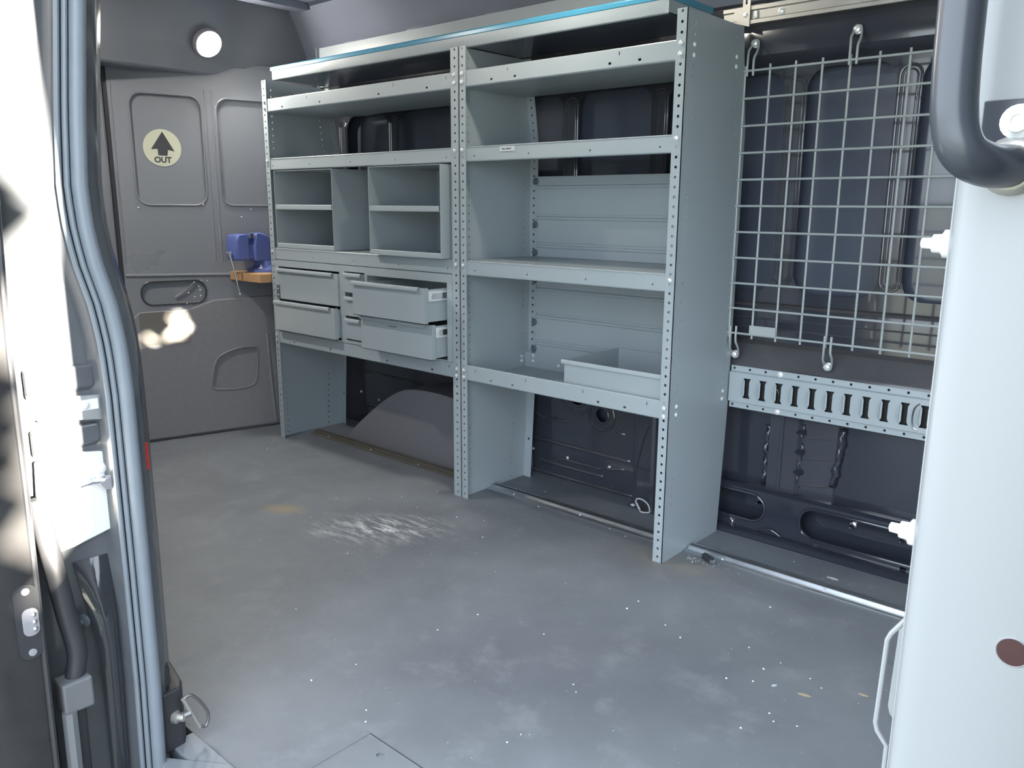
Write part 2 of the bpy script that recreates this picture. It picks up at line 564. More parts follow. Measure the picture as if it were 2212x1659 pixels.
MB().box(1.80, 0.44, 0.0, 2.97, 0.452, 0.40).build('sill_inner', BLACK3, wall)
for x, z in ((2.084, 0.098), (2.378, 0.096), (2.520, 0.092), (2.66, 0.09)):
    s = MB().lathe((x, 0.441, z), (0, -1, 0), [(0.010, 0), (0.010, 0.003), (0.0045, 0.005), (0.0045, 0.026), (0.002, 0.030)], 12).build('stud', STEEL, wall)
MB().box(2.285, 0.3795, 0.012, 2.300, 0.383, 0.028).build('small_recess', RUBD, wall)
# lower post with crinkled edge flanges
MB().prism([(2.10, 0.452), (2.105, 0.42), (2.140, 0.418), (2.143, 0.413), (2.150, 0.413), (2.153, 0.418), (2.195, 0.42), (2.205, 0.43), (2.31, 0.435), (2.325, 0.452)], 0.11, 0.41, 'z').build('lower_post', BLACK, wall)
rnd = random.Random(3)
def crinkle(x0, x1, z0, z1, wd, n):
    m = MB()
    pts = []
    for i in range(n + 1):
        t = i / n
        pts.append((x0 + (x1 - x0) * t + rnd.uniform(-0.004, 0.004), z0 + (z1 - z0) * t))
    vs_, fs = [], []
    for i, (x, z) in enumerate(pts):
        k = 0.006 * math.sin(i * 1.9) + rnd.uniform(-0.003, 0.003)
        vs_ += [(x, 0.425 + k, z), (x + wd + rnd.uniform(-0.003, 0.003), 0.432 - k, z)]
    for i in range(n):
        fs.append((2 * i, 2 * i + 1, 2 * i + 3, 2 * i + 2))
    m.add(vs_, fs, True)
    return m
for a in ((2.090, 2.084, 0.36, 0.16, 0.018, 14), (2.318, 2.298, 0.385, 0.20, 0.020, 14), (2.206, 2.198, 0.38, 0.15, 0.008, 16)):
    o = crinkle(*a).build('crinkled_flange', BLACK3, wall)
    sm = o.modifiers.new('thick', 'SOLIDIFY'); sm.thickness = 0.002
for z in (0.352, 0.29, 0.225, 0.145):
    MB().prism([(0.410, z), (0.424, z + 0.010), (0.424, z - 0.006)], 2.193, 2.217, 'x').build('spot_tab', BLACK3, wall)
for z in (0.345, 0.28, 0.195):
    MB().cyl((2.215, 0.433, z - 0.010), (2.29, 0.433, z), 0.0028, 6).build('crease', BLACK, wall)
MB().tube(smooth_path([(2.10, 0.383, 0.022), (2.125, 0.378, 0.030), (2.15, 0.376, 0.036), (2.175, 0.378, 0.026), (2.185, 0.380, 0.012)], 5), 0.004, 8).build('drain_bead', BLACK3, wall)
MB().tube(smooth_path([(2.012, 0.380, 0.040), (2.022, 0.377, 0.028), (2.012, 0.380, 0.014), (2.028, 0.378, 0.016)], 5), 0.003, 8).build('sealant_blob', STEEL, wall)

# inner sheet below the shelving units, with pressed rings and ridges
MB().plate((0, 0.405, 0), EX, EZ, [(-0.28, 0.0), (1.78, 0.0), (1.78, 0.42), (-0.28, 0.42)], [circ(1.36, 0.345, 0.042, 20), circ(1.475, 0.283, 0.026, 16)], 0.006).build('lower_sheet', BLACK, wall)
def ring(cx, cz, r, y=0.404, t=0.005, a0=0, a1=360, n=28):
    return MB().tube([(cx + r * math.cos(math.radians(a0 + (a1 - a0) * i / n)), y, cz + r * math.sin(math.radians(a0 + (a1 - a0) * i / n))) for i in range(n + 1)], t, 8)
for cx, cz, r in ((1.36, 0.345, 0.046), (1.36, 0.345, 0.075), (1.475, 0.283, 0.030), (1.475, 0.283, 0.056)):
    ring(cx, cz, r).build('pressed_ring', BLACK, wall)
for x0, z0, x1, z1, r in ((1.12, 0.140, 1.60, 0.134, 0.008), (1.185, 0.054, 1.485, 0.052, 0.007), (1.235, 0.080, 1.485, 0.079, 0.005), (1.50, 0.088, 1.575, 0.096, 0.007), (1.06, 0.01, 1.62, 0.008, 0.006), (1.247, 0.232, 1.312, 0.228, 0.006), (1.172, 0.232, 1.215, 0.229, 0.006), (1.54, 0.232, 1.575, 0.230, 0.006),
                          (0.10, 0.10, 0.42, 0.10, 0.008), (0.03, 0.26, 0.50, 0.255, 0.006)):
    MB().tube([(x0, 0.410, z0), (x0 + 0.015, 0.403, z0), (x1 - 0.015, 0.403, z1), (x1, 0.410, z1)], r, 8).build('pressed_ridge', BLACK, wall)
for x, z in ((1.152, 0.093), (1.323, 0.090), (1.516, 0.096), (0.075, 0.155), (0.205, 0.135)):
    inst(BOLT, 'clip_head', wall, (x, 0.404, z)).scale = (0.9, 1.2, 0.9)
for x, z in ((1.17, 0.236), (1.249, 0.238), (1.545, 0.238), (1.48, 0.083), (1.20, 0.02), (1.53, 0.02), (0.50, 0.255), (0.86, 0.33)):
    MB().lathe((x, 0.404, z), (0, -1, 0), [(0.006, 0), (0.0055, 0.003), (0.001, 0.005)], 10).build('weld_dimple', BLACK, wall)
# post with bracket in the right-hand bay
MB().prism([(1.640, 0.404), (1.650, 0.352), (1.672, 0.346), (1.725, 0.346), (1.735, 0.352), (1.78, 0.404)], 0.0, 0.42, 'z').build('bay_post', BLACK, wall, 0.003)
MB().tube([(1.712, 0.345, 0.30), (1.694, 0.343, 0.25), (1.668, 0.343, 0.142), (1.724, 0.343, 0.142)], 0.0025, 6).build('bay_post_crease', BLACK, wall)
MB().prism([(1.635, 0.404), (1.645, 0.330), (1.78, 0.320), (1.78, 0.404)], 0.0, 0.005, 'z').build('bay_post_foot', BLACK, wall)
inst(BOLT_BIG, 'foot_bolt', wall, (1.665, 0.337, 0.0055), FACE_UP)

# wheel arch box
def arch_profile():
    ctl = [(0.225, 0.0), (0.285, 0.058), (0.342, 0.105), (0.457, 0.190), (0.545, 0.245), (0.62, 0.278), (0.70, 0.292), (0.80, 0.296), (0.91, 0.290), (1.0, 0.262), (1.08, 0.20), (1.14, 0.10), (1.15, 0.0)]
    return ctl
arch = MB()
ap = [Vector((q[0], q[1])) for q in arch_profile()]
def arch_fn(u, v):
    k = u * (len(ap) - 1)
    i = min(int(k), len(ap) - 2)
    q = ap[i].lerp(ap[i + 1], k - i)
    return (q.x + 0.0, 0.198 + 0.27 * v, q.y)
pts = smooth_path([(q.x, q.y, 0) for q in ap], 5)
MB().prism([(q.x, q.y) for q in pts], 0.199, 0.469, 'y', True).build('wheel_arch', ARCH, wall, 0.006)

# ---- ceiling
ce = tag(MB().box(-0.25, -1.42, 1.85, 3.6, 0.25, 1.87).build('ceiling', ROOFM), kind='structure')
for x in (0.0, 0.45, 0.90, 1.35, 1.80, 2.25, 2.70):
    MB().prism([(x - 0.05, 1.852), (x - 0.035, 1.825), (x + 0.035, 1.825), (x + 0.05, 1.852)], -1.40, 0.22, 'y').build('roof_bow', ROOFM, ce, 0.004)
# side roof rail with short pressed beads
rr_ = MB()
MB().prism([(0.45, 1.60), (0.405, 1.61), (0.375, 1.655), (0.345, 1.70), (0.30, 1.755), (0.27, 1.79), (0.22, 1.84), (0.40, 1.82)], -0.25, 3.0, 'x', True).build('roof_side_rail', ROOFM, ce)
for x in (0.12, 0.52, 0.95, 1.40, 1.9, 2.4):
    for dz, dy in ((1.675, 0.358), (1.70, 0.340)):
        MB().tube([(x, dy + 0.005, dz), (x + 0.015, dy - 0.003, dz), (x + 0.135, dy - 0.003, dz), (x + 0.15, dy + 0.005, dz)], 0.0055, 8).build('rail_bead', ROOFM, ce)

# ---- rear doors (left side of the picture)
O1 = Vector((-0.14696, 0.35992, 0))
def rear_door(name, loc, rotz, flip):
    """built in local coordinates: x = from hinge to centre, y = into the van, z = up"""
    d = empty(name, loc)
    d.rotation_euler = (0, 0, rotz)
    if flip:
        d.scale = (1, -1, 1)
    tag(d, kind='structure')
    MB().box(-0.12, -0.05, -0.05, 0.86, -0.012, 1.62).build('door_skin', DOORM, d)
    if not flip:
        MB().box(0.84, -0.030, -0.02, 0.93, -0.008, 1.62).build('centre_seal', RUBD, d, 0.004)
    # inner frame with the blanked window
    MB().plate((0, -0.001, 0), (-1, 0, 0), EZ, [(-0.86, 0.0), (0.06, 0.0), (0.06, 1.60), (-0.86, 1.60)],
               [[(-q[0], q[1]) for q in rrect(0.50, 1.02, 0.785, 1.47, 0.05, 5)], [(-q[0], q[1]) for q in rrect(0.10, 1.02, 0.44, 1.47, 0.05, 5)],
                [(-q[0], q[1]) for q in rrect(0.535, 0.60, 0.80, 0.70, 0.045, 5)]], 0.010).build('door_frame', DOORM, d)
    for z0, z1, x0, x1 in ((1.02, 1.47, 0.50, 0.785), (1.02, 1.47, 0.10, 0.44)):
        MB().tube([(q[0], 0.0, q[1]) for q in rrect(x0, z0, x1, z1, 0.05, 5)], 0.004, 8, True).build('window_bead', DOORM, d)
    for x in (0.456, 0.484, 0.88 - 0.03):
        MB().cyl((x, 0.0, 0.78), (x, 0.0, 1.50), 0.003, 6).build('seam_bead', DOORM, d)
    MB().tube([(0.02, 0.0, 0.716), (0.409, 0.0, 0.718), (0.805, 0.0, 0.728), (0.855, 0.0, 0.73)], 0.006, 8).build('belt_bead', DOORM, d)
    # latch recess with rim and little bolts
    MB().tube([(q[0], 0.001, q[1]) for q in rrect(0.535, 0.60, 0.80, 0.70, 0.045, 6)], 0.004, 8, True).build('latch_rim', BLACK, d)
    MB().tube(smooth_path([(0.665, -0.004, 0.628), (0.63, -0.002, 0.648), (0.60, 0.0, 0.675), (0.58, 0.0, 0.696)], 5), 0.004, 8).build('latch_lever', STEEL, d)
    for x, z in ((0.583, 0.69), (0.565, 0.672), (0.553, 0.696), (0.527, 0.694), (0.56, 0.63), (0.56, 0.655), (0.62, 0.60), (0.61, 0.645), (0.585, 0.625), (0.783, 1.009), (0.521, 1.023), (0.316, 1.004), (0.36, 0.97)):
        inst(BOLT, 'latch_bolt', d, (x, 0.002, z), (0, 0, math.pi)).scale = (0.55, 0.8, 0.55)
    # lower trim panel with pocket
    top = [(0.0, 0.612), (0.263, 0.614), (0.50, 0.610), (0.545, 0.598), (0.606, 0.577), (0.82, 0.572)]
    outline = [(-q[0], q[1]) for q in top] + [(-0.845, 0.55), (-0.845, 0.012), (0.0, 0.012)]
    pk = smooth_path([(-0.545, 0.223, 0), (-0.515, 0.34, 0), (-0.431, 0.382, 0), (-0.345, 0.385, 0), (-0.33, 0.36, 0), (-0.345, 0.226, 0), (-0.404, 0.199, 0), (-0.52, 0.205, 0), (-0.545, 0.223, 0)], 5)[:-1]
    pocket = [(q.x, q.y) for q in pk]
    tp = MB().plate((0, 0.022, 0), (-1, 0, 0), EZ, outline, [pocket], 0.02).build('trim_panel', PLAS, d, 0.004)
    MB().plate((0, 0.012, 0), (-1, 0, 0), EZ, [(q[0] * 1.0, q[1]) for q in pocket], [], 0.003).build('pocket_back', PLAS, tp)
    MB().tube([(-q[0], 0.0225, q[1]) for q in pocket], 0.0035, 8, True).build('pocket_rim', PLAS, tp)
    MB().tube([(0.281, 0.0215, 0.44), (0.275, 0.023, 0.25), (0.262, 0.0215, 0.02)], 0.006, 8).build('panel_fold', PLAS, tp)
    MB().plate((0, 0.0245, 0), (-1, 0, 0), EZ, rrect(-0.822, 0.430, -0.618, 0.570, 0.012, 4), [], 0.003).build('access_plate', GLOSSP, tp)
    return d
door1 = rear_door('door_1', tuple(O1), math.atan2(-0.96769, -0.25214), False)
# passenger-side leaf: mirror image, hinged on the near side
door2 = rear_door('door_2', (-0.14696, -1.325, 0), math.atan2(0.96769, -0.25214), True)
# rear frame around the doors
rf = tag(MB().prism([(-0.42, 1.56), (-0.26, 1.56), (-0.20, 1.66), (-0.10, 1.85), (-0.42, 1.87)], -1.45, 0.47, 'y').build('trim_1', DOORM, None, 0.01), kind='structure')
tag(MB().box(-0.24, 0.36, -0.03, -0.10, 0.47, 1.62).build('trim_2', BLACK, None, 0.01), kind='structure')

# ---- near side wall: pillar at the rear edge of the sliding-door opening
S = [(-0.70, -1.392), (-0.25, -1.390), (-0.04, -1.387), (0.18, -1.382), (0.41, -1.381), (0.58, -1.381), (0.71, -1.381), (0.79, -1.384), (0.86, -1.393), (0.937, -1.412), (1.0, -1.420), (1.053, -1.4215), (1.16, -1.414), (1.34, -1.396), (1.60, -1.36), (1.85, -1.32)]
def s_at(z):
    for (z0, a), (z1, b) in zip(S[:-1], S[1:]):
        if z <= z1:
            t = (z - z0) / (z1 - z0)
            return a + (b - a) * t
    return S[-1][1]
zs = [-0.40 + 2.25 * i / 60 for i in range(61)]
def pil(u, v):
    prof = [(-0.30, 0.055), (1.45, 0.055), (1.69, 0.045), (1.735, 0.020), (1.752, -0.004), (1.752, -0.040), (1.742, -0.046), (1.728, -0.050), (1.722, -0.056), None, None, None, None]
    return None
prof_n = 13
vs_, fs = [], []
for z in zs:
    s = s_at(z)
    row = [(-0.30, s + 0.075), (1.45, s + 0.075), (1.69, s + 0.05), (1.735, s + 0.020), (1.752, s - 0.004), (1.752, s - 0.040), (1.742, s - 0.046), (1.728, s - 0.050), (1.722, s - 0.056), (1.716, -1.525), (1.705, -1.545), (1.67, -1.555), (-0.42, -1.555)]
    vs_ += [(x, y, z) for x, y in row]
for i in range(len(zs) - 1):
    for j in range(prof_n - 1):
        fs.append((i * prof_n + j, i * prof_n + j + 1, (i + 1) * prof_n + j + 1, (i + 1) * prof_n + j))
nw = tag(MB().add(vs_, fs, True).build('wall_left', JAMB), kind='structure')
# door seal: bulb and two ribs following the opening
def follow(dx, ds, z0=-0.38, z1=1.80, n=70):
    return [(1.752 + dx, s_at(z0 + (z1 - z0) * i / n) + ds, z0 + (z1 - z0) * i / n) for i in range(n + 1)]
seal = MB().tube(follow(0.008, -0.0125), 0.0128, 10).build('door_seal', RUB, nw)
MB().tube(follow(0.006, -0.0305), 0.0045, 8).build('seal_rib', RUB, seal)
MB().tube(follow(0.002, -0.0405), 0.0045, 8).build('seal_rib', RUB, seal)
MB().tube(follow(0.000, -0.0355), 0.0030, 6).build('seal_groove', RUBD, seal)
# jamb hardware
XJ = 1.724
r_ = MB().prism([(-1.520, 0.722), (-1.418, 0.711), (-1.416, 0.703), (-1.424, 0.699), (-1.424, 0.688), (-1.416, 0.684), (-1.412, 0.674), (-1.430, 0.669), (-1.525, 0.682)], XJ - 0.01, XJ + 0.014, 'x').build('guide_rail_end', ALU, nw, 0.0015)
MB().box(XJ + 0.014, -1.472, 0.689, XJ + 0.017, -1.432, 0.707).build('rail_plate', WPLAS, r_, 0.002)
inst(BOLT, 'rail_bolt', r_, (XJ + 0.017, -1.454, 0.698), FACE_X)
sp = MB().plate((XJ + 0.006, 0, 0), EY, EZ, [(-1.535, 0.615), (-1.470, 0.618), (-1.412, 0.609), (-1.401, 0.598), (-1.402, 0.560), (-1.410, 0.53), (-1.414, 0.495), (-1.420, 0.478), (-1.432, 0.470), (-1.49, 0.456), (-1.545, 0.450)], [], 0.008).build('striker_plate', WPLAS, nw, 0.002)
inst(BOLT_BIG, 'striker_bolt', sp, (XJ + 0.007, -1.434, 0.583), FACE_X)
MB().tube([(XJ + 0.012, -1.475, 0.563), (XJ + 0.014, -1.455, 0.566), (XJ + 0.014, -1.435, 0.563)], 0.006, 8).build('striker_pin', STEEL, sp)
MB().prism([(-1.446, 0.560), (-1.425, 0.572), (-1.399, 0.566), (-1.396, 0.540), (-1.438, 0.548)], XJ + 0.004, XJ + 0.020, 'x').build('striker_buffer', PLAS, sp, 0.002)
for z0, z1 in ((0.728, 0.762), (0.632, 0.662)):
    MB().prism([(XJ - 0.006, z0 - 0.012), (XJ + 0.006, z0), (XJ + 0.006, z1), (XJ - 0.006, z1 + 0.004)], -1.535, s_at(z0) - 0.050, 'y').build('jamb_step', JAMB, nw, 0.003)
# painted bulge below the striker
def bulge(u, v):
    z = 0.425 - 0.65 * v
    y0 = -1.495 + 0.02 * min(1, v * 4)
    y1 = s_at(z) - 0.055
    y = y0 + (y1 - y0) * u
    k = min(1, v * 6) * (1 - 0.5 * v) * math.sin(math.pi * min(1, max(0, 0.15 + u * 0.8))) ** 0.5
    return (XJ - 0.002 + 0.034 * k, y, z)
MB().grid(bulge, 10, 24).build('jamb_bulge', EXT, nw)
kn = MB().lathe((XJ + 0.012, -1.492, 0.322), (0.5, -0.85, 0), [(0.013, 0), (0.013, 0.005), (0.005, 0.007), (0.005, 0.020), (0.003, 0.021)], 14).build('door_stop_knob', GREYD, nw)
# inner bumper cover at the bottom of the pillar
MB().prism([(1.60, -1.30), (1.60, -1.395), (1.735, -1.395), (1.745, -1.372), (1.742, -1.338), (1.72, -1.325)], 0.0, 0.125, 'z').build('pillar_foot_cover', RUBD, nw, 0.004)
MB().prism([(1.64, -1.32), (1.64, -1.39), (1.735, -1.385), (1.735, -1.352)], 0.125, 0.172, 'z').build('pillar_foot_cap', RUBD, nw, 0.01)
tag(MB().box(1.725, -1.358, 0.56, 1.728, -1.352, 0.61).build('red_reflector', REDL, nw), None)
# body above the door opening and around the cab
tag(MB().box(-0.42, -1.56, 1.72, 3.6, -1.30, 1.95).build('wall_top', EXT, None, 0.02), kind='structure')
wf = tag(MB().box(3.10, -1.555, -0.40, 3.36, -1.29, 1.95).build('wall_front', EXT, None, 0.02), kind='structure')
MB().box(3.362, -1.555, -0.40, 4.70, -1.45, 0.78).build('cab_door', EXT, wf, 0.02)
MB().box(3.01, -1.448, -0.40, 4.70, 0.478, -0.30).build('cab_floor', RUBD, wf)
MB().box(4.30, -1.448, -0.30, 4.72, 0.478, 0.70).build('dashboard', RUBD, wf, 0.04)
MB().box(4.722, -1.50, -0.40, 5.5, 0.50, 0.52).build('bonnet', EXT, wf, 0.05)
MB().box(3.61, -1.56, 1.74, 4.05, 0.478, 1.95).build('cab_roof', EXT, wf, 0.02)
MB().prism([(4.05, 1.90), (4.09, 1.90), (4.75, 0.70), (4.70, 0.70)], -1.555, -1.47, 'y').build('screen_pillar', EXT, wf)
MB().prism([(4.05, 1.90), (4.09, 1.90), (4.75, 0.70), (4.70, 0.70)], 0.40, 0.478, 'y').build('screen_pillar', EXT, wf)
for sx, sy in ((3.45, -1.25), (3.45, -0.35)):
    MB().box(sx, sy, -0.30, sx + 0.5, sy + 0.5, 0.15).build('seat_base', RUBD, wf, 0.03)
    MB().prism([(sx, 0.15), (sx + 0.14, 0.15), (sx + 0.05, 0.72), (sx - 0.06, 0.72)], sy, sy + 0.5, 'y').build('seat_back', RUBD, wf, 0.03)
tag(MB().box(-0.42, 0.48, -0.4, 4.9, 0.56, 1.95).build('wall_outer', EXT, None, 0.02), kind='structure')

# ---- sliding door, slid back along the outside
sd = tag(empty('door_3', (1.80, -1.57, -0.3)), kind='structure')
def L3(x, y, z):
    return (x - 1.80, y + 1.57, z + 0.3)
def door_edge(u, v):
    z = -0.35 + 2.15 * u
    prof = [(0.45, -1.562), (1.62, -1.562), (1.775, -1.560), (1.795, -1.566), (1.802, -1.575), (1.802, -1.66), (1.790, -1.69), (1.70, -1.70), (0.45, -1.70)]
    i = min(int(round(v * 8)), 8)
    x, y = prof[i]
    tum = -0.006 + 0.055 * max(0, (z - 0.75)) ** 1.4 + (0.012 * (0.6 - z) * -1 if z < 0.6 else 0)
    return L3(x, y + tum, z)
MB().grid(door_edge, 40, 8).build('door_shell', DOORJ, sd)
def dtum(z):
    return -0.006 + 0.055 * max(0, (z - 0.75)) ** 1.4 + (0.012 * (0.6 - z) * -1 if z < 0.6 else 0)
MB().tube([L3(1.800, -1.568 + dtum(z), z) for z in [-0.3 + 0.1 * i for i in range(21)]], 0.005, 8).build('edge_trim', RUBD, sd)
cp = MB().plate(L3(1.8045, 0, 0), EY, EZ, [(q[0] - 0.0, q[1]) for q in rrect(-1.612 , 0.322, -1.577, 0.448, 0.017, 6)], [], 0.004)
cp = cp.build('contact_plate', RUBD, sd, 0.001)
MB().plate(L3(1.8065, 0, 0), EY, EZ, rrect(-1.603, 0.362, -1.580, 0.408, 0.010, 5), [], 0.003).build('contact_block', PLAS, cp, 0.001)
for z in (0.373, 0.385, 0.397):
    MB().lathe(L3(1.8065, -1.587, z), (1, 0, 0), [(0.0035, 0), (0.0035, 0.003), (0.001, 0.005)], 10).build('contact_pin', STEEL, cp)
for z in (0.334, 0.437):
    MB().lathe(L3(1.8045, -1.594, z), (1, 0, 0), [(0.006, 0), (0.006, 0.002), (0.003, 0.0025)], 10).build('plate_screw', PLAS, cp)
# rubber cable guide between door and body
cg = MB().tube(smooth_path([(1.745, -1.545, 0.56), (1.76, -1.535, 0.44), (1.768, -1.528, 0.36), (1.772, -1.520, 0.29), (1.77, -1.530, 0.22), (1.765, -1.532, 0.05), (1.765, -1.535, -0.25)], 6), 0.016, 10).build('cable_guide', RUBD, nw)
MB().box(1.755, -1.556, 0.195, 1.795, -1.508, 0.250).build('guide_block', RUB2, cg, 0.004)
MB().tube([(1.79, -1.548, 0.20), (1.79, -1.552, -0.2)], 0.012, 8).build('guide_rod', RUB2, cg)

# ---- partition behind the cab (right edge of the picture)
pt = empty('wall_right', (2.98, -1.30, 0))
tag(pt, kind='structure')
def L4(x, y, z):
    return (x - 2.98, y + 1.30, z)
wing = MB()
wing.prism([(2.976, -1.285), (2.9765, -1.296), (2.981, -1.3015), (2.988, -1.304), (2.996, -1.3045), (3.20, -1.3045), (3.20, -1.299), (2.99, -1.299), (2.984, -1.297), (2.980, -1.285)], -0.05, 1.80, 'z', True)
wing.v = [L4(*q) for q in wing.v]
wing.build('wing_panel', WHITE, pt)
lipm = MB()
lipm.box(2.9735, -1.288, -0.05, 2.9755, -1.262, 1.80)
lipm.v = [L4(*q) for q in lipm.v]
lipm.build('edge_flange', WHITE, pt)
gk = MB(); gk.box(2.9752, -1.287, -0.05, 2.9772, -1.268, 1.80)
gk.v = [L4(*q) for q in gk.v]
gk.build('edge_gasket', RUBD, pt)
bh = MB().plate((2.985, 0, 0), (0, -1, 0), EZ, [(1.285, 0.0), (-0.47, 0.0), (-0.47, 1.85), (1.285, 1.85)], [rrect(-0.20, 0.06, 1.02, 1.62, 0.08, 4)], 0.012)
bh.v = [L4(*q) for q in bh.v]
bh.build('bulkhead_sheet', WHITE2, pt)
for z in (0.999, 0.765):
    m = MB().lathe(L4(2.974, -1.276, z), (-1, 0, 0), [(0.011, 0), (0.011, 0.006), (0.0105, 0.006), (0.0075, 0.008), (0.0072, 0.014), (0.0045, 0.015), (0.0042, 0.022), (0.002, 0.023)], 12)
    m.build('nylon_bolt', WPLAS, pt)
# dark hole in the wing
MB().lathe(L4(3.054, -1.3048, 0.702), (0, -1, 0), [(0.0105, 0), (0.0105, 0.0006), (0.001, 0.0007)], 24).build('plug_hole', HOLE, pt)
MB().lathe(L4(3.054, -1.3046, 0.702), (0, -1, 0), [(0.0118, 0), (0.0112, 0.0006), (0.0106, 0.0003)], 24).build('hole_rim', WHITE, pt)
# folded hook plate on the flange
hk = [(2.9735, 0.690), (2.9625, 0.672), (2.9600, 0.665), (2.9580, 0.585), (2.9600, 0.578), (2.9690, 0.567), (2.9690, 0.545), (2.9735, 0.540)]
m = MB().tube([L4(x, -1.278, z) for x, z in hk], 0.0022, 8)
m.build('hook_plate_rim', WHITE, pt)
m = MB().plate(L4(0, -1.245, 0), EX, EZ, [(2.9735, 0.690), (2.9625, 0.672), (2.960, 0.665), (2.958, 0.585), (2.960, 0.578), (2.969, 0.567), (2.9735, 0.560)], [], 0.002)
m.build('hook_plate', WHITE, pt)

# ---- grab handle bolted to the partition wing
gh = empty('grab_handle', (3.01, -1.3045, 1.05))
tag(gh, 'black rubber-coated tubular grab handle on the pale partition at the right edge', 'grab handle')
def L5(x, y, z):
    return (x - 3.01, y + 1.3045, z - 1.05)
path = smooth_path([(2.981, -1.360, 1.40), (2.982, -1.360, 1.25), (2.983, -1.360, 1.155), (2.984, -1.360, 1.108), (2.9865, -1.360, 1.080), (2.993, -1.358, 1.062), (3.003, -1.345, 1.054), (3.010, -1.325, 1.053), (3.012, -1.3075, 1.054)], 7)
MB().tube([L5(*q) for q in path], 0.0143, 20).build('grip', TUBE, gh)
MB().lathe(L5(3.012, -1.3048, 1.054), (0, -1, 0), [(0.020, 0), (0.020, 0.003), (0.017, 0.006), (0.015, 0.007)], 24).build('base_ring', GALV, gh)
b_ = MB().prism([(2.992, -1.3049), (2.990, -1.3075), (3.05, -1.3075), (3.05, -1.3049)], 1.060, 1.098, 'z')
b_.v = [L5(*q) for q in b_.v]
b_.build('mount_foot', TUBE, gh, 0.001)
MB().lathe(L5(3.013, -1.3075, 1.083), (0, -1, 0), [(0.0115, 0), (0.0115, 0.0015), (0.0075, 0.003), (0.0070, 0.005), (0.0045, 0.005), (0.0042, 0.003), (0.001, 0.003)], 20).build('mount_bolt', ZINC, gh)

# ================================================================== SHELVING
Z_TOP = 1.524
HZ = [1.517 - 0.02586 * k for k in range(59)]
PANEL_BACK = [(0.335, 0.0), (0.352, 0.30), (0.358, 0.42), (0.358, 1.25), (0.312, Z_TOP)]
def back_y(z):
    for (y0, z0), (y1, z1) in zip(PANEL_BACK[:-1], PANEL_BACK[1:]):
        if z <= z1:
            return y0 + (y1 - y0) * (z - z0) / (z1 - z0)
    return PANEL_BACK[-1][0]
def side_panel(root, x, th):
    outer = [(0.0, 0.0)] + PANEL_BACK + [(0.0, Z_TOP)]
    holes = []
    for z in HZ:
        if 1.22 < z < 1.50 or 0.43 < z < 1.105 or 0.015 < z < 0.26:
            holes.append(slot(0.041, z, 0.0026, 0.0040))
            yb = 0.27 + (1.49 - z) * 0.10 if z > 1.22 else (back_y(z) - 0.034 if z > 0.4 else back_y(z) - 0.075)
            holes.append(slot(yb, z, 0.0026, 0.0040))
    return MB().plate((x, 0, 0), EY, EZ, outer, holes, th).build('side_panel', GREY, root)
def front_post(root, x0, x1):
    xc = (x0 + x1) / 2
    return MB().plate((0, 0, 0), EX, EZ, [(x0, 0), (x1, 0), (x1, Z_TOP), (x0, Z_TOP)], [circ(xc, z, 0.0042, 8) for z in HZ], 0.002).build('front_post', GREY, root)
def back_flange(root, x0, x1):
    for (ya, za), (yb, zb) in zip(PANEL_BACK[:-1], PANEL_BACK[1:]):
        L = math.hypot(yb - ya, zb - za)
        v = Vector((0, (yb - ya) / L, (zb - za) / L))
        n = int(L / 0.02586)
        hl = [circ((x0 + x1) / 2, 0.013 + 0.02586 * i, 0.0038, 8) for i in range(n)] if za >= 0.42 else [circ((x0 + x1) / 2, L * 0.5, 0.005, 8)]
        MB().plate((0, ya, za), EX, v, [(x0, 0), (x1, 0), (x1, L), (x0, L)], hl, 0.002).build('back_flange', GREY, root)
def arc(cx, cy, r, a0, a1, n=4):
    return [(cx + r * math.cos(math.radians(a0 + (a1 - a0) * i / n)), cy + r * math.sin(math.radians(a0 + (a1 - a0) * i / n))) for i in range(n + 1)]
def shelf(root, x0, x1, zb, zt, style, vslots=(), oslots=(), dots=(), depth=0.34, zslot=None):
    """style 'up' = tray with upturned lips, 'down' = flat deck with a folded front lip"""
    root_s = None
    m = MB()
    holes = [slot(x, zb + (zt - zb) * (0.72 if style == 'up' else 0.35), 0.0016, 0.0052) for x in vslots]
    holes += [slot(x, zb + (zt - zb) * 0.28, 0.0052, 0.0034) for x in oslots]
    holes += [circ(x, zb + (zt - zb) * 0.36, 0.0028, 8) for x in dots]
    m.plate((0, 0.003, 0), EX, EZ, [(x0, zb + 0.004), (x1, zb + 0.004), (x1, zt - 0.003), (x0, zt - 0.003)], holes, 0.0016)
    if style == 'up':
        m.sheet(arc(0.009, zb + 0.006, 0.006, 180, 270), x0, x1, 0.0016, smooth=True)
        m.box(x0, 0.009, zb, x1, depth, zb + 0.0016)
        m.box(x0, depth - 0.0016, zb, x1, depth, zt + 0.002)
        m.sheet([(0.003, zt - 0.003), (0.004, zt - 0.0005), (0.008, zt)], x0, x1, -0.0016, smooth=True)
    else:
        m.sheet([(0.003, zt - 0.003)] + arc(0.009, zt - 0.006, 0.006, 170, 90, 3), x0, x1, -0.0016, smooth=True)
        m.box(x0, 0.009, zt - 0.0016, x1, depth, zt)
        m.sheet([(0.003, zb + 0.004), (0.004, zb + 0.001), (0.008, zb), (0.02, zb)], x0, x1, 0.0016, smooth=True)
    return m.build('shelf', GREY, root)

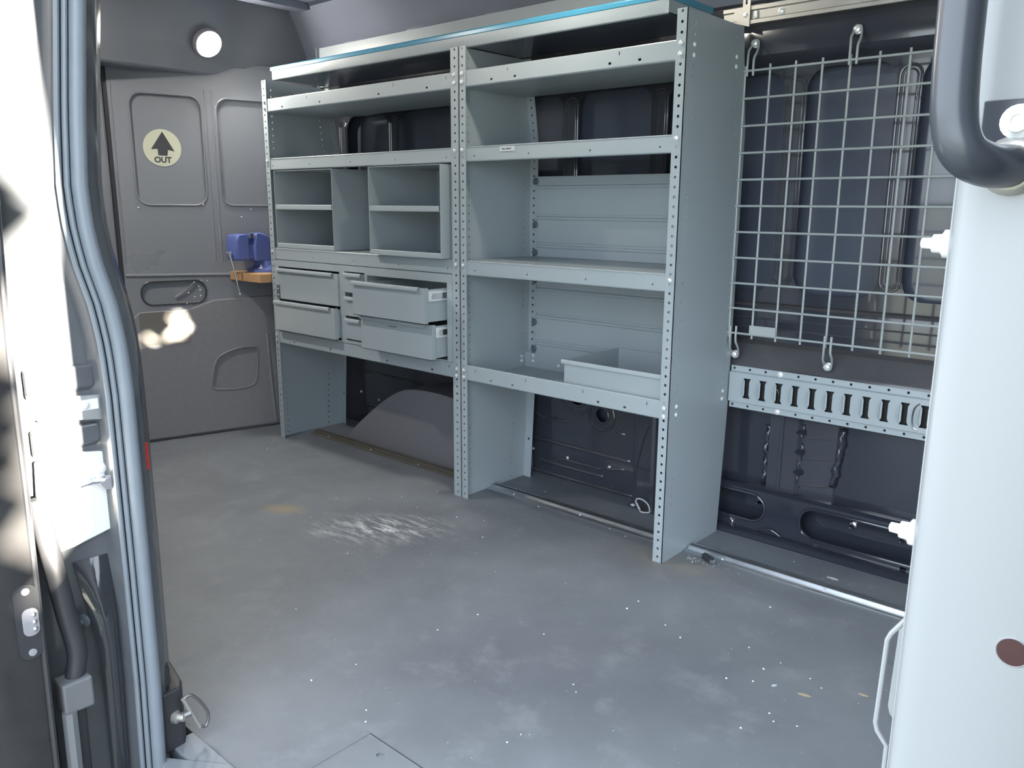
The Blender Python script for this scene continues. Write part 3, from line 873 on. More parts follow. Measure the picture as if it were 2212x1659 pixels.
# ---- left shelving unit
sl = tag(empty('shelving_unit', (0, 0, 0)), 'wide grey steel van shelving unit nearest the rear doors, holding cubbies and drawers', 'shelving unit')
side_panel(sl, 0.002, 0.002)
side_panel(sl, 1.156, 0.002)
front_post(sl, 0.0, 0.033)
front_post(sl, 1.1188, 1.1562)
back_flange(sl, 0.002, 0.033)
back_flange(sl, 1.122, 1.154)
shelf(sl, 0.003, 1.153, 1.398, 1.450, 'up', (0.054, 0.311, 0.83, 1.094), (0.14, 0.394, 0.748, 1.001), depth=0.318)
shelf(sl, 0.003, 1.153, 1.166, 1.214, 'down', (), (), (0.049, 0.31, 0.571, 0.83, 1.091))
shelf(sl, 0.003, 1.153, 0.796, 0.846, 'down', (), (), (0.05, 0.308, 0.572, 0.834, 1.093))
shelf(sl, 0.003, 1.153, 0.4325, 0.487, 'up', (0.055, 0.316, 0.842, 1.095), (0.141, 0.399, 0.756, 1.007))
for x in (0.0165, 1.1375):
    for z in (1.4396, 1.4137, 1.203, 0.829, 0.468, 0.444):
        bolt(sl, x, -0.002, z)
# ---- right shelving unit
sr = tag(empty('shelving_unit', (1.158, 0, 0)), 'narrow grey steel van shelving unit nearest the wire grid, with ribbed back panels', 'shelving unit')
def reloc(o, root):
    o.location = o.location - root.location
side_panel(sr, 1.160, 0.002)
side_panel(sr, 1.9877, 0.002)
front_post(sr, 1.158, 1.187)
front_post(sr, 1.9567, 1.9877)
back_flange(sr, 1.160, 1.196)
back_flange(sr, 1.954, 1.985)
shelf(sr, 1.161, 1.985, 1.398, 1.450, 'up', (1.366, 1.778), (1.298, 1.396, 1.747, 1.845), depth=0.318)
s2 = shelf(sr, 1.161, 1.985, 1.166, 1.214, 'down', (), (), (1.222, 1.454, 1.687, 1.92))
shelf(sr, 1.161, 1.985, 0.796, 0.846, 'down', (), (), (1.223, 1.453, 1.683, 1.915))
shelf(sr, 1.161, 1.985, 0.4325, 0.487, 'up', (1.224, 1.452, 1.683, 1.913), (1.297, 1.394, 1.741, 1.837))
lab = MB().box(1.337, 0.0012, 1.1935, 1.398, 0.003, 1.2075).build('label_sticker', PAPER, s2)
def text(name, body, size, m, parent, mw, ext=0.0003):
    cu = bpy.data.curves.new(name, 'FONT')
    cu.body = body
    cu.size = size
    cu.align_x = 'CENTER'
    cu.align_y = 'CENTER'
    cu.extrude = ext
    cu.offset = size * 0.035
    tmp = bpy.data.objects.new(name, cu)
    col.objects.link(tmp)
    dg = bpy.context.evaluated_depsgraph_get()
    me = bpy.data.meshes.new_from_object(tmp.evaluated_get(dg))
    bpy.data.objects.remove(tmp)
    me.transform(mw)
    me.materials.clear()
    me.materials.append(m)
    o = bpy.data.objects.new(name, me)
    col.objects.link(o)
    o.parent = parent
    return o
text('label_print', 'RCL3 32M-RT', 0.0068, INK, lab, Matrix.Translation((1.365, 0.0010, 1.2005)) @ Matrix.Rotation(math.pi / 2, 4, 'X'))
for x in (1.1725, 1.9722):
    for z in (1.4396, 1.4137, 1.203, 0.829, 0.468, 0.444):
        bolt(sr, x, -0.002, z)
for z in (1.4396, 1.4137):
    bolt(sr, 1.9877, 0.041, z, FACE_X)
    bolt(sr, 1.9877, 0.278, z, FACE_X)
for z, y in ((0.468, 0.041), (0.444, 0.041), (0.468, 0.318), (0.444, 0.316)):
    bolt(sr, 1.9877, y, z, FACE_X)
for x, y, z in ((1.200, 0.337, 0.477), (1.200, 0.337, 0.458), (1.322, 0.337, 0.455), (1.197, 0.352, 0.415)):
    bolt(sr, x, y, z)
for y, z in ((0.318, 0.474), (0.318, 0.456)):
    bolt(sr, 1.161, y, z, FACE_X)
# ribbed back panels
def back_panel(root, x0, x1, z0, z1, ribs):
    prof = [(0.336, z0)]
    for z in sorted(ribs):
        prof += [(0.336, z - 0.013), (0.3325, z - 0.009), (0.3325, z - 0.003), (0.338, z + 0.001), (0.338, z + 0.006), (0.336, z + 0.009)]
    prof += [(0.336, z1)]
    return MB().sheet(prof, x0, x1, -0.0015).build('back_panel', GREY, root)
back_panel(sr, 1.214, 1.955, 0.847, 1.128, (0.890, 0.990, 1.097))
back_panel(sr, 1.214, 1.955, 0.489, 0.790, (0.535, 0.635, 0.735))
plug = MB().lathe((0, 0, 0), (0, -1, 0), [(0.0118, 0), (0.0118, 0.003), (0.009, 0.006), (0.001, 0.007)], 16).build('panel_plug', GREYD, sr)
pz = [1.112, 0.961, 0.861, 0.760, 0.607, 0.507]
plug.location = (1.208, 0.333, pz[0])
for z in pz[1:]:
    inst(plug, 'panel_plug', sr, (1.208, 0.333, z))
for o in list(sr.children):
    o.location = o.location - Vector((1.158, 0, 0))

# ---- long tray on top of both units, edged with blue film
tt = tag(empty('top_tray', (0.04, 0.03, 1.522)), 'long grey roof-level tray with bright blue film along its edges above both shelving units', 'tray')
def L6(m):
    m.v = [(x - 0.04, y - 0.03, z - 1.522) for x, y, z in m.v]
    return m
L6(MB().sheet([(0.036, 1.5255), (0.031, 1.5275), (0.030, 1.531), (0.030, 1.562)], 0.040, 1.910, 0.0015, smooth=True)).build('front_lip', GREY, tt)
L6(MB().box(0.040, 0.036, 1.5265, 1.910, 0.30, 1.528)).build('tray_floor', BLACK2, tt)  # floor coloured dark to stand in for shade under the tray
L6(MB().box(1.9085, 0.030, 1.5265, 1.910, 0.262, 1.562)).build('end_lip', GREY, tt)
L6(MB().box(1.902, 0.0285, 1.526, 1.913, 0.0305, 1.562)).build('corner_strap', GREY, tt)
L6(MB().prism([(0.0265, 1.560), (0.0265, 1.574), (0.031, 1.578), (0.036, 1.574), (0.036, 1.560)], 0.030, 1.914, 'x')).build('film_strip', BLUEF, tt, 0.002)
L6(MB().box(1.906, 0.030, 1.560, 1.914, 0.266, 1.578)).build('film_strip', BLUEF, tt, 0.002)
L6(MB().box(-0.01, 0.298, 1.5285, 1.66, 0.3005, 1.690)).build('back_board', GREY, tt)
L6(MB().box(-0.01, 0.285, 1.5285, -0.008, 0.2985, 1.690)).build('back_board_return', GREY, tt)
for x in (1.20, 1.225):
    for z in (1.478, 1.497):
        pass

# ---- drawer cabinet in the left unit
dc = tag(empty('drawer_cabinet', (0.037, 0, 0.487)), 'grey steel drawer cabinet built into the shelving unit, two right-hand drawers pulled open', 'drawer cabinet')
def L7(m):
    m.v = [(x - 0.037, y, z - 0.487) for x, y, z in m.v]
    return m
ZB, ZTt = 0.4885, 0.7945
op_l = [(0.055, 0.495), (0.482, 0.495), (0.482, 0.768), (0.055, 0.768)]
op_c = [(0.515, 0.502), (0.640, 0.502), (0.640, 0.772), (0.515, 0.772)]
op_r = [(0.655, 0.492), (1.092, 0.492), (1.092, 0.765), (0.655, 0.765)]
L7(MB().plate((0, -0.0005, 0), EX, EZ, [(0.034, ZB), (1.117, ZB), (1.117, ZTt), (0.034, ZTt)], [op_l, op_c, op_r], 0.002)).build('face_frame', GREY, dc)
cb = MB()
cb.box(0.037, 0.002, ZB, 0.039, 0.325, ZTt); cb.box(1.113, 0.002, ZB, 1.115, 0.325, ZTt)
cb.box(0.039, 0.323, ZB, 1.113, 0.325, ZTt); cb.box(0.039, 0.002, ZTt - 0.002, 1.113, 0.323, ZTt)
cb.box(0.039, 0.002, ZB, 1.113, 0.323, ZB + 0.002)
for x in (0.498, 0.647): cb.box(x - 0.001, 0.002, ZB + 0.002, x + 0.001, 0.323, ZTt - 0.002)
L7(cb).build('body', GREY, dc)
def drawer(x0, x1, z0, z1, out, slide=False, lip=True, hx0=None, hx1=None):
    y = -out
    m = MB()
    # front panel with rolled edge, then the open box behind it
    t = 0.016
    m.prism([(x0, y), (x1, y), (x1, y + t), (x1 - 0.002, y + t), (x1 - 0.002, y + 0.002), (x0 + 0.002, y + 0.002), (x0 + 0.002, y + t), (x0, y + t)], z0, z1, 'z')
    m.box(x0, y, z0, x1, y + t, z0 + 0.002)
    m.box(x0 + 0.006, y + 0.002, z0 + 0.006, x0 + 0.008, y + 0.31, z1 - 0.006)
    m.box(x1 - 0.008, y + 0.002, z0 + 0.006, x1 - 0.006, y + 0.31, z1 - 0.006)
    m.box(x0 + 0.008, y + 0.308, z0 + 0.006, x1 - 0.008, y + 0.31, z1 - 0.006)
    m.box(x0 + 0.008, y + 0.002, z0 + 0.006, x1 - 0.008, y + 0.308, z0 + 0.008)
    d = L7(m).build('drawer', GREY, dc)
    if lip:
        h0 = hx0 if hx0 else x0 + 0.004
        h1 = hx1 if hx1 else x1 - 0.026
        pm = MB().sheet([(y + 0.004, z1 - 0.002), (y - 0.004, z1 + 0.002), (y - 0.010, z1), (y - 0.012, z1 - 0.006), (y - 0.011, z1 - 0.012)], h0, h1, 0.0022, smooth=True)
        L7(pm).build('pull', GREY, d)
    if slide:
        zc = z1 - 0.030
        sm = MB()
        sm.box(x1 - 0.006, y + 0.020, zc - 0.018, x1 - 0.002, y + 0.30, zc + 0.018)
        s = L7(sm).build('slide', ZINC, d, 0.001)
        sm = MB(); sm.box(x1 - 0.002, y + 0.035, zc - 0.010, x1 - 0.0005, y + 0.30, zc + 0.010)
        L7(sm).build('slide_channel', STEEL, d, 0.0005)
        inst(BOLT, 'slide_screw', d, (x1 - 0.002 - 0.037, y + 0.030, zc - 0.487), FACE_X).scale = (0.7, 0.7, 0.7)
    return d
drawer(0.058, 0.480, 0.630, 0.760, 0.010)
dl2 = drawer(0.058, 0.480, 0.498, 0.625, 0.030)
drawer(0.520, 0.636, 0.690, 0.766, 0.006, hx1=0.630)
drawer(0.520, 0.636, 0.598, 0.674, 0.006, hx1=0.630)
drawer(0.520, 0.636, 0.506, 0.588, 0.006, hx1=0.616)
dr1 = drawer(0.686, 1.081, 0.627, 0.751, 0.095, True)
dr2 = drawer(0.690, 1.081, 0.497, 0.622, 0.063, True)
L7(MB().box(0.85, -0.0636, 0.5955, 0.895, -0.063, 0.5985)).build('scuff_label', GREYD, dr2)
hg = L7(MB().box(0.052, -0.012, 0.632, 0.075, -0.0095, 0.690)).build('side_bracket', GREYD, dc)
for z in (0.648, 0.674):
    inst(BOLT, 'bracket_rivet', hg, (0.0635 - 0.037, -0.012, z - 0.487)).scale = (0.5, 0.5, 0.5)

# ---- cubby boxes above the drawers
def cubby(name, x0, x1, y0, z0, z1, zs_, label):
    c = tag(empty(name, (x0, y0, z0)), label, 'cubby box', 'cubby boxes above the drawers')
    def L(m):
        m.v = [(x - x0, y - y0, z - z0) for x, y, z in m.v]
        return m
    t = 0.0022
    y1 = 0.31
    L(MB().box(x0, y0, z0, x0 + t, y1, z1)).build('side_wall', GREY, c)
    L(MB().box(x1 - t, y0, z0, x1, y1, z1)).build('side_wall', GREY, c)
    L(MB().box(x0 + t, y1 - t, z0, x1 - t, y1, z1)).build('back_wall', GREY, c)
    L(MB().box(x0 + t, y0 + 0.001, z1 - t, x1 - t, y1 - t, z1)).build('top_wall', GREY, c)
    for zz in (z0, zs_):
        m = MB()
        m.box(x0 + t, y0 + 0.001, zz, x1 - t, y1 - t, zz + t)
        m.sheet([(y0 + 0.0035, zz + 0.001), (y0 + 0.001, zz + 0.003), (y0 + 0.001, zz + 0.017), (y0 + 0.004, zz + 0.019)], x0 + t, x1 - t - (0.008 if zz == zs_ else 0), -0.0015, smooth=True)
        L(m).build('cubby_shelf', GREY, c)
    return c
cubby('cubby_box', 0.050, 0.450, 0.004, 0.8475, 1.163, 1.006, 'two-tier grey cubby box at the rear-door end of the shelf above the drawers')
cubby('cubby_box', 0.716, 1.096, -0.030, 0.8475, 1.161, 1.005, 'two-tier grey cubby box jutting forward beside the middle post, above the open drawers')

# ---- open bin on the bottom shelf of the right unit
bn_ = tag(empty('storage_bin', (1.590, 0.022, 0.4345)), 'empty open-topped grey steel bin on the bottom shelf of the narrow unit', 'bin')
def L8(m):
    m.v = [(x - 1.590, y - 0.022, z - 0.4345) for x, y, z in m.v]
    return m
X0, X1, Y0, Y1, Z0, Z1 = 1.592, 1.945, 0.026, 0.325, 0.4345, 0.556
m = MB(); m.box(X0, Y0, Z0, X1, Y1, Z0 + 0.002); L8(m).build('bin_floor', GREY, bn_)
L8(MB().box(X0, Y0, Z0 + 0.002, X1, Y0 + 0.002, Z1)).build('bin_front', GREY, bn_)
L8(MB().box(X0, Y1 - 0.002, Z0 + 0.002, X1, Y1, Z1)).build('bin_back', GREY, bn_)
L8(MB().box(X0, Y0 + 0.002, Z0 + 0.002, X0 + 0.002, Y1 - 0.002, Z1)).build('bin_side', GREY, bn_)
L8(MB().box(X1 - 0.002, Y0 + 0.002, Z0 + 0.002, X1, Y1 - 0.002, Z1)).build('bin_side', GREY, bn_)
L8(MB().sheet([(Y0 + 0.001, Z1 - 0.001), (Y0 - 0.006, Z1 + 0.001), (Y0 - 0.008, Z1 - 0.003), (Y0 - 0.008, Z1 - 0.011)], X0 - 0.008, X1, 0.0018, smooth=True)).build('bin_rim', GREY, bn_)

# ================================================================== WALL FITTINGS
# ---- wire grid
wg = tag(empty('wire_grid', (2.0635, 0.33, 0.64)), 'grey welded wire grid panel hung on the black wall beside the shelving', 'wire grid')
VX = [1.989 + 0.0745 * k for k in range(11)]
HZs = [0.652 + 0.0755 * k for k in range(11)]
def L9(q): return (q[0] - 2.0635, q[1] - 0.33, q[2] - 0.64)
for x in VX:
    MB().cyl(L9((x, 0.3335, 0.638)), L9((x, 0.3335, 1.421)), 0.0033, 8).build('vertical_wire', WIRE, wg)
for z in HZs:
    MB().cyl(L9((1.985, 0.3275, z)), L9((2.74, 0.3275, z)), 0.0033, 8).build('horizontal_wire', WIRE, wg)
m = MB(); m.box(2.059, 0.3225, 0.654, 2.141, 0.3245, 0.680); m.v = [L9(q) for q in m.v]
tagp = m.build('maker_plate', WIRE, wg)
MB().lathe(L9((2.068, 0.3225, 0.668)), (0, -1, 0), [(0.002, 0), (0.002, 0.0008), (0.0005, 0.001)], 8).build('plate_rivet', ZINC, tagp)
# hooks that hold it
def grid_hook(x, zb, up, label):
    s = 1 if up else -1
    h = tag(empty('grid_hook', (x, 0.372, zb)), label, 'hook', 'wire hooks holding the grid')
    p = [(0.010 * math.cos(t), -0.006, 0.010 * s * math.sin(t)) for t in [math.radians(a) for a in (200, 160, 110, 60, 20)]]
    lng = 0.094
    pts = [(0.000, -0.046, -s * lng * 1.0), (0.000, -0.046, -s * 0.05), (-0.006, -0.030, -s * 0.022), (-0.009, -0.008, -s * 0.006)] + p[1:] + [(0.014, -0.014, -s * 0.012), (0.020, -0.034, -s * 0.030), (0.020, -0.049, -s * 0.05), (0.020, -0.049, -s * lng)]
    MB().tube(smooth_path(pts, 5), 0.0034, 8).build('bent_rod', WIRE, h)
    MB().lathe((0, -0.001, 0), (0, -1, 0), [(0.012, 0), (0.012, 0.003), (0.0085, 0.004), (0.008, 0.012), (0.003, 0.014)], 12).build('hook_bolt', ZINC, h)
    return h
grid_hook(2.286, 1.488, True, 'bent grey wire hook with bolt above the middle of the wire grid')
grid_hook(1.998, 1.486, True, 'bent grey wire hook at the top of the grid beside the shelving side panel')
grid_hook(2.286, 0.578, False, 'bent grey wire hook with bolt below the middle of the wire grid')
grid_hook(2.584, 0.578, False, 'bent grey wire hook below the grid at the partition edge')
grid_hook(1.997, 0.580, False, 'bent grey wire hook below the grid behind the shelving side panel')

# ---- slotted cargo track
ct = tag(empty('cargo_track', (1.99, 0.36, 0.413)), 'grey slotted steel cargo track running along the wall below the wire grid', 'cargo track')
def L10(m):
    m.v = [(x - 1.99, y - 0.36, z - 0.413) for x, y, z in m.v]
    return m
CX = [1.996 + 0.0510 * k for k in range(18)]
def islot(cx, z0, z1):
    a, b, t = 0.0125, 0.0075, 0.007
    return [(cx - a, z0), (cx + a, z0), (cx + b + 0.001, z0 + t), (cx + b, z0 + t * 1.6), (cx + b, z1 - t * 1.6), (cx + b + 0.001, z1 - t), (cx + a, z1), (cx - a, z1), (cx - b - 0.001, z1 - t), (cx - b, z1 - t * 1.6), (cx - b, z0 + t * 1.6), (cx - b - 0.001, z0 + t)]
XA, XB = 1.992, 2.88
L10(MB().plate((0, 0.350, 0), EX, EZ, [(XA, 0.434), (XB, 0.434), (XB, 0.526), (XA, 0.526)], [islot(x + 0.004, 0.449, 0.511) for x in CX[0:] if x + 0.02 < XB and x - 0.012 > XA - 0.0], 0.0025)).build('slotted_face', GREY, ct)
for z0, z1, zi in ((0.413, 0.431, 0.434), (0.546, 0.529, 0.526)):
    lo, hi = min(z0, z1), max(z0, z1)
    L10(MB().plate((0, 0.360, 0), EX, EZ, [(XA, lo), (XB, lo), (XB, hi), (XA, hi)], [circ(x + 0.006, (lo + hi) / 2, 0.004, 8) for x in CX if x + 0.012 < XB and x > XA], 0.0025)).build('flange', GREY, ct)
    L10(MB().sheet([(0.360, z1), (0.357, (z1 * 2 + zi) / 3), (0.352, zi)], XA, XB, 0.0025 * (1 if z1 > zi else -1), smooth=True)).build('flange_bend', GREY, ct)
L10(MB().box(XA, 0.366, 0.440, XB, 0.371, 0.520)).build('shadow_backing', SEAM_SHADE, ct)  # black strip standing in for the dark void behind the slots
# raised rims left of each slot
for x in CX[1:]:
    if x + 0.02 < XB:
        L10(MB().tube([(x - 0.0085, 0.351, 0.505), (x - 0.0115, 0.347, 0.498), (x - 0.0125, 0.346, 0.48), (x - 0.0115, 0.347, 0.462), (x - 0.0085, 0.351, 0.455)], 0.0028, 6)).build('slot_rim', GREY, ct)
for z in (0.537, 0.422):
    inst(BOLT_BIG, 'track_bolt', ct, (2.150 - 1.99, -0.001, z - 0.413))
# cable end and worn rim at one slot
L10(MB().tube(smooth_path([(2.547, 0.349, 0.515), (2.535, 0.345, 0.50), (2.532, 0.345, 0.47), (2.538, 0.345, 0.447), (2.548, 0.348, 0.441)], 5), 0.0022, 6)).build('tie_loop', STEEL, ct)
L10(MB().tube(smooth_path([(2.143, 0.362, 0.490), (2.150, 0.363, 0.472), (2.160, 0.362, 0.452)], 4), 0.0025, 6)).build('slot_wire', STEEL, ct)

# ---- galvanised strut and bracket above the grid
st_ = tag(empty('strut_rail', (1.99, 0.34, 1.536)), 'galvanised steel strut rail bolted along the wall above the wire grid', 'strut rail')
def L11(m):
    m.v = [(x - 1.99, y - 0.34, z - 1.536) for x, y, z in m.v]
    return m
L11(MB().sheet([(0.352, 1.536), (0.340, 1.536), (0.340, 1.546), (0.345, 1.549), (0.345, 1.570), (0.340, 1.573), (0.340, 1.583), (0.352, 1.583)], 1.905, 2.95, -0.0022)).build('strut', GALV, st_)
bolt(st_, 2.080 - 1.99, 0.345 - 0.34 - 0.001, 1.558 - 1.536, None, BOLT_BIG)
L11(MB().box(2.001, 0.338, 1.549, 2.012, 0.3445, 1.570)).build('spring_nut', ZINC, st_, 0.003)
br = L11(MB().plate((0, 0.336, 0), EX, EZ, [(1.935, 1.560), (1.962, 1.536), (1.990, 1.528), (1.990, 1.66), (1.967, 1.66), (1.967, 1.575), (1.945, 1.575)], [slot(1.978, 1.602, 0.0035, 0.014), circ(1.976, 1.560, 0.005, 10)], 0.003)).build('slotted_bracket', GALV, st_)
bolt(st_, 1.976 - 1.99, -0.0045, 1.560 - 1.536)

# ---- floor rails
def rail(x0, x1, m_, label):
    r = tag(empty('floor_rail', (x0, 0.15, 0)), label, 'floor rail', 'aluminium floor rails along the shelving')
    def L(m):
        m.v = [(x - x0, y - 0.15, z) for x, y, z in m.v]
        return m
    L(MB().prism([(0.122, 0.0003), (0.122, 0.003), (0.128, 0.0055), (0.147, 0.0055), (0.147, 0.0125), (0.151, 0.0135), (0.155, 0.0125), (0.155, 0.0035), (0.166, 0.0035), (0.166, 0.0125), (0.170, 0.0135), (0.174, 0.0125), (0.174, 0.0045), (0.182, 0.003), (0.182, 0.0003)], x0, x1, 'x')).build('rail_profile', m_, r)
    L(MB().box(x0 + 0.001, 0.1552, 0.0036, x1 - 0.001, 0.1658, 0.0040)).build('rail_groove', SEAM_SHADE, r)  # dark strip along the groove bottom paints in its shade
    k = int((x1 - x0) / 0.30)
    for i in range(k):
        inst(BOLT, 'rail_screw', r, (0.12 + i * 0.30, -0.0125, 0.0055), FACE_UP).scale = (0.6, 0.6, 0.6)
    return r
rail(0.05, 1.150, ALUD, 'dusty aluminium floor rail under the wide shelving unit beside the wheel arch')
rail(1.165, 1.981, ALU, 'aluminium floor rail under the narrow shelving unit')
rail(1.992, 2.95, ALU, 'bright aluminium floor rail on the open floor below the wire grid')

# ================================================================== SMALL THINGS
# ---- bench vise on a wooden board
wb = tag(empty('wooden_board', (-0.15, 0.05, 0.695)), 'short pine board fixed to the shelving end, carrying the blue vise', 'board')
MB().box(-0.10, -0.105, 0.0, 0.148, 0.20, 0.037).build('plank', WOOD, wb, 0.002)
MB().sheet([(0.148 - 0.01, -0.05), (0.148 - 0.01, -0.002), (0.05, -0.002)], -0.03, 0.03, 0.003, 'y').build('angle_bracket', GALV, wb)
vz = tag(empty('bench_vise', (-0.15, 0.06, 0.732)), 'blue cast-iron bench vise with hanging steel handle bar', 'vise')
MB().lathe((0.0, 0.01, 0.0), (0, 0, 1), [(0.085, 0), (0.085, 0.012), (0.065, 0.018), (0.052, 0.03), (0.05, 0.05)], 24).build('base', VISE, vz)
MB().prism([(-0.072, 0.05), (-0.072, 0.125), (-0.066, 0.168), (-0.03, 0.172), (0.0, 0.160), (0.03, 0.130), (0.075, 0.118), (0.09, 0.10), (0.085, 0.055), (0.05, 0.045)], -0.045, 0.045, 'x', True).build('body', VISE, vz, 0.008)
MB().prism([(-0.156, 0.055), (-0.158, 0.140), (-0.150, 0.164), (-0.100, 0.169), (-0.094, 0.15), (-0.094, 0.055)], -0.045, 0.045, 'x', True).build('moving_jaw', VISE, vz, 0.008)
MB().box(-0.030, -0.10, 0.060, 0.030, -0.06, 0.115).build('slide_bar', VISE, vz, 0.004)
MB().box(-0.048, -0.0945, 0.148, 0.048, -0.090, 0.170).build('jaw_plate', STEEL, vz, 0.001)
MB().box(-0.048, -0.076, 0.148, 0.048, -0.0715, 0.170).build('jaw_plate', STEEL, vz, 0.001)
MB().cyl((0, -0.16, 0.083), (0, -0.186, 0.083), 0.011, 12).build('screw_head', STEEL, vz)
hb = MB().cyl((0.02, -0.180, 0.095), (0.035, -0.150, -0.088), 0.0042, 8).build('handle_bar', STEEL, vz)
MB().lathe((0.035, -0.150, -0.088), (0.08, 0.16, -1), [(0.006, -0.004), (0.007, 0), (0.006, 0.006), (0.001, 0.008)], 10).build('bar_knob', STEEL, hb)
for x, y in ((0.055, 0.03), (0.045, -0.045)):
    MB().lathe((x, y, 0.016), (0, 0, 1), [(0.009, 0), (0.009, 0.006), (0.004, 0.008), (0.004, 0.016)], 8).build('base_bolt', ZINC, vz)

# ---- OUT sticker on the rear door
os_ = empty('exit_sticker', (0, 0, 0))
tag(os_, 'round cream OUT sticker with an upward arrow on the rear door', 'sticker')
U = Vector((-0.25214, -0.96769, 0)); Nn = Vector((0.96769, -0.25214, 0))
def dpos(u, z, n): return O1 + U * u + Nn * n + Vector((0, 0, z))
ctr = dpos(0.667, 1.255, -0.011)
os_.location = ctr
os_.rotation_euler = (0, 0, math.atan2(Nn.y, Nn.x) + math.pi / 2)      # local -y looks into the van, local x to picture right
bk = MB().lathe((0, 0, 0), (0, -1, 0), [(0.0755, 0), (0.0755, 0.0008), (0.0005, 0.0009)], 48).build('sticker_disc', CREAM, os_)
ar = [(0.004, 0.066), (0.048, -0.013), (0.022, -0.008), (0.018, -0.032), (-0.018, -0.031), (-0.019, -0.005), (-0.045, -0.007)]
MB().plate((0, -0.0014, 0), EX, EZ, ar, [], 0.0006).build('arrow', INK, os_)
text('lettering', 'OUT', 0.032, INK, os_, Matrix.Translation((-0.001, -0.0012, -0.0495)) @ Matrix.Rotation(math.pi / 2, 4, 'X'))

# ---- lit ceiling lamp
lamp = tag(empty('dome_lamp', (-0.165, -0.131, 1.668)), 'lit LED dome lamp on the header above the rear doors', 'lamp')
ln = Vector((0.86, 0.0, -0.51)).normalized()
MB().lathe((-0.01, 0, 0.006), ln, [(0.062, 0), (0.062, 0.012), (0.055, 0.018), (0.047, 0.018)], 24).build('housing', PLAS, lamp)
lens = MB().lathe(tuple(Vector((-0.01, 0, 0.006)) + ln * 0.018), ln, [(0.046, 0), (0.040, 0.006), (0.02, 0.009), (0.001, 0.010)], 24).build('lens', LENS, lamp)
ld = bpy.data.lights.new('dome_lamp_light', 'AREA')
ld.shape = 'DISK'; ld.size = 0.07; ld.energy = 0.95; ld.color = (1.0, 0.95, 0.87)
lo = bpy.data.objects.new('dome_lamp_light', ld)
col.objects.link(lo); lo.parent = lamp
lo.location = Vector((-0.01, 0, 0.006)) + ln * 0.034
lo.rotation_euler = ln.to_track_quat('-Z', 'Y').to_euler()

lamp2 = tag(empty('dome_lamp', (1.62, -0.25, 1.818)), 'LED dome lamp on the ceiling above the narrow shelving unit, out of the picture', 'lamp')
MB().lathe((0, 0, 0.03), (0, 0, -1), [(0.062, 0), (0.062, 0.012), (0.055, 0.018), (0.047, 0.018)], 24).build('housing', PLAS, lamp2)
MB().lathe((0, 0, 0.012), (0, 0, -1), [(0.046, 0), (0.040, 0.006), (0.02, 0.009), (0.001, 0.010)], 24).build('lens', LENS, lamp2)
ld2 = ld.copy(); ld2.energy = 0.08
lo2 = bpy.data.objects.new('dome_lamp_light', ld2)
col.objects.link(lo2); lo2.parent = lamp2
lo2.location = (0, 0, -0.004)

fill_lamp = tag(empty('dome_lamp', (0.20, -1.00, 1.818)), 'LED dome lamp on the ceiling before the wide shelving unit, outside the picture', 'lamp')  # extra lamp put in to fill the dim left end
MB().lathe((0, 0, 0.03), (0, 0, -1), [(0.062, 0), (0.062, 0.012), (0.055, 0.018), (0.047, 0.018)], 24).build('housing', PLAS, fill_lamp)
MB().lathe((0, 0, 0.012), (0, 0, -1), [(0.046, 0), (0.040, 0.006), (0.02, 0.009), (0.001, 0.010)], 24).build('lens', LENS, fill_lamp)
fill_ld = ld.copy(); fill_ld.energy = 1.6
fill_lo = bpy.data.objects.new('dome_lamp_light', fill_ld)
col.objects.link(fill_lo); fill_lo.parent = fill_lamp
fill_lo.location = (0, 0, -0.004)

# ---- tie-down ring at the pillar foot
td = tag(empty('tie_down_ring', (1.735, -1.333, 0.045)), 'steel tie-down ring on the pillar foot beside the door sill', 'tie-down ring')
def Lr(x, y, z): return (x - 1.735, y + 1.333, z - 0.045)
MB().lathe(Lr(1.742, -1.352, 0.068), (0.8, 0.55, 0.0), [(0.013, -0.004), (0.013, 0.004), (0.009, 0.006), (0.008, 0.018), (0.003, 0.020)], 16).build('ring_base', GALV, td)
rp = smooth_path([Lr(1.757, -1.341, 0.107), Lr(1.758, -1.327, 0.109), Lr(1.760, -1.310, 0.087), Lr(1.761, -1.297, 0.055), Lr(1.760, -1.303, 0.032), Lr(1.758, -1.315, 0.037)], 6)
MB().tube(rp, 0.0030, 10).build('ring', STEELD, td)
MB().cyl(Lr(1.757, -1.342, 0.108), Lr(1.758, -1.314, 0.035), 0.0045, 8).build('ring_hinge', GALV, td)
MB().cyl(Lr(1.750, -1.347, 0.070), Lr(1.757, -1.329, 0.074), 0.007, 8).build('hinge_eye', STEELD, td)

# ---- wire loop and loose plug
wl = empty('wire_loop', (1.712, 0.325, 0.006))
tag(wl, 'loop of pale cable lying against the wall foot under the narrow unit', 'cable loop')
pts = [(-0.028, 0.0, 0.020), (-0.022, 0.0, 0.033), (0.0, 0.0, 0.034), (0.022, 0.0, 0.022), (0.032, -0.004, 0.002), (0.028, -0.012, -0.0015), (0.010, -0.022, -0.0015), (-0.004, -0.010, 0.0), (-0.016, 0.0, 0.005)]
P = smooth_path(pts + [pts[0]], 5)[:-1]
MB().tube(P, 0.0026, 8, True).build('cable', PAPER, wl)
MB().cyl((-0.024, -0.002, 0.018), (-0.004, -0.010, 0.000), 0.0036, 8).build('sleeve', ZINC, wl)
pg = tag(empty('cable_plug', (2.082, 0.105, 0.0)), 'small black plug with metal tip lying on the floor rail', 'plug')
MB().cyl((-0.016, 0.006, 0.012), (0.014, -0.006, 0.011), 0.0105, 8).build('plug_body', RUBD, pg)
MB().box(0.012, -0.013, 0.004, 0.026, -0.003, 0.014).build('plug_tip', STEEL, pg, 0.001)

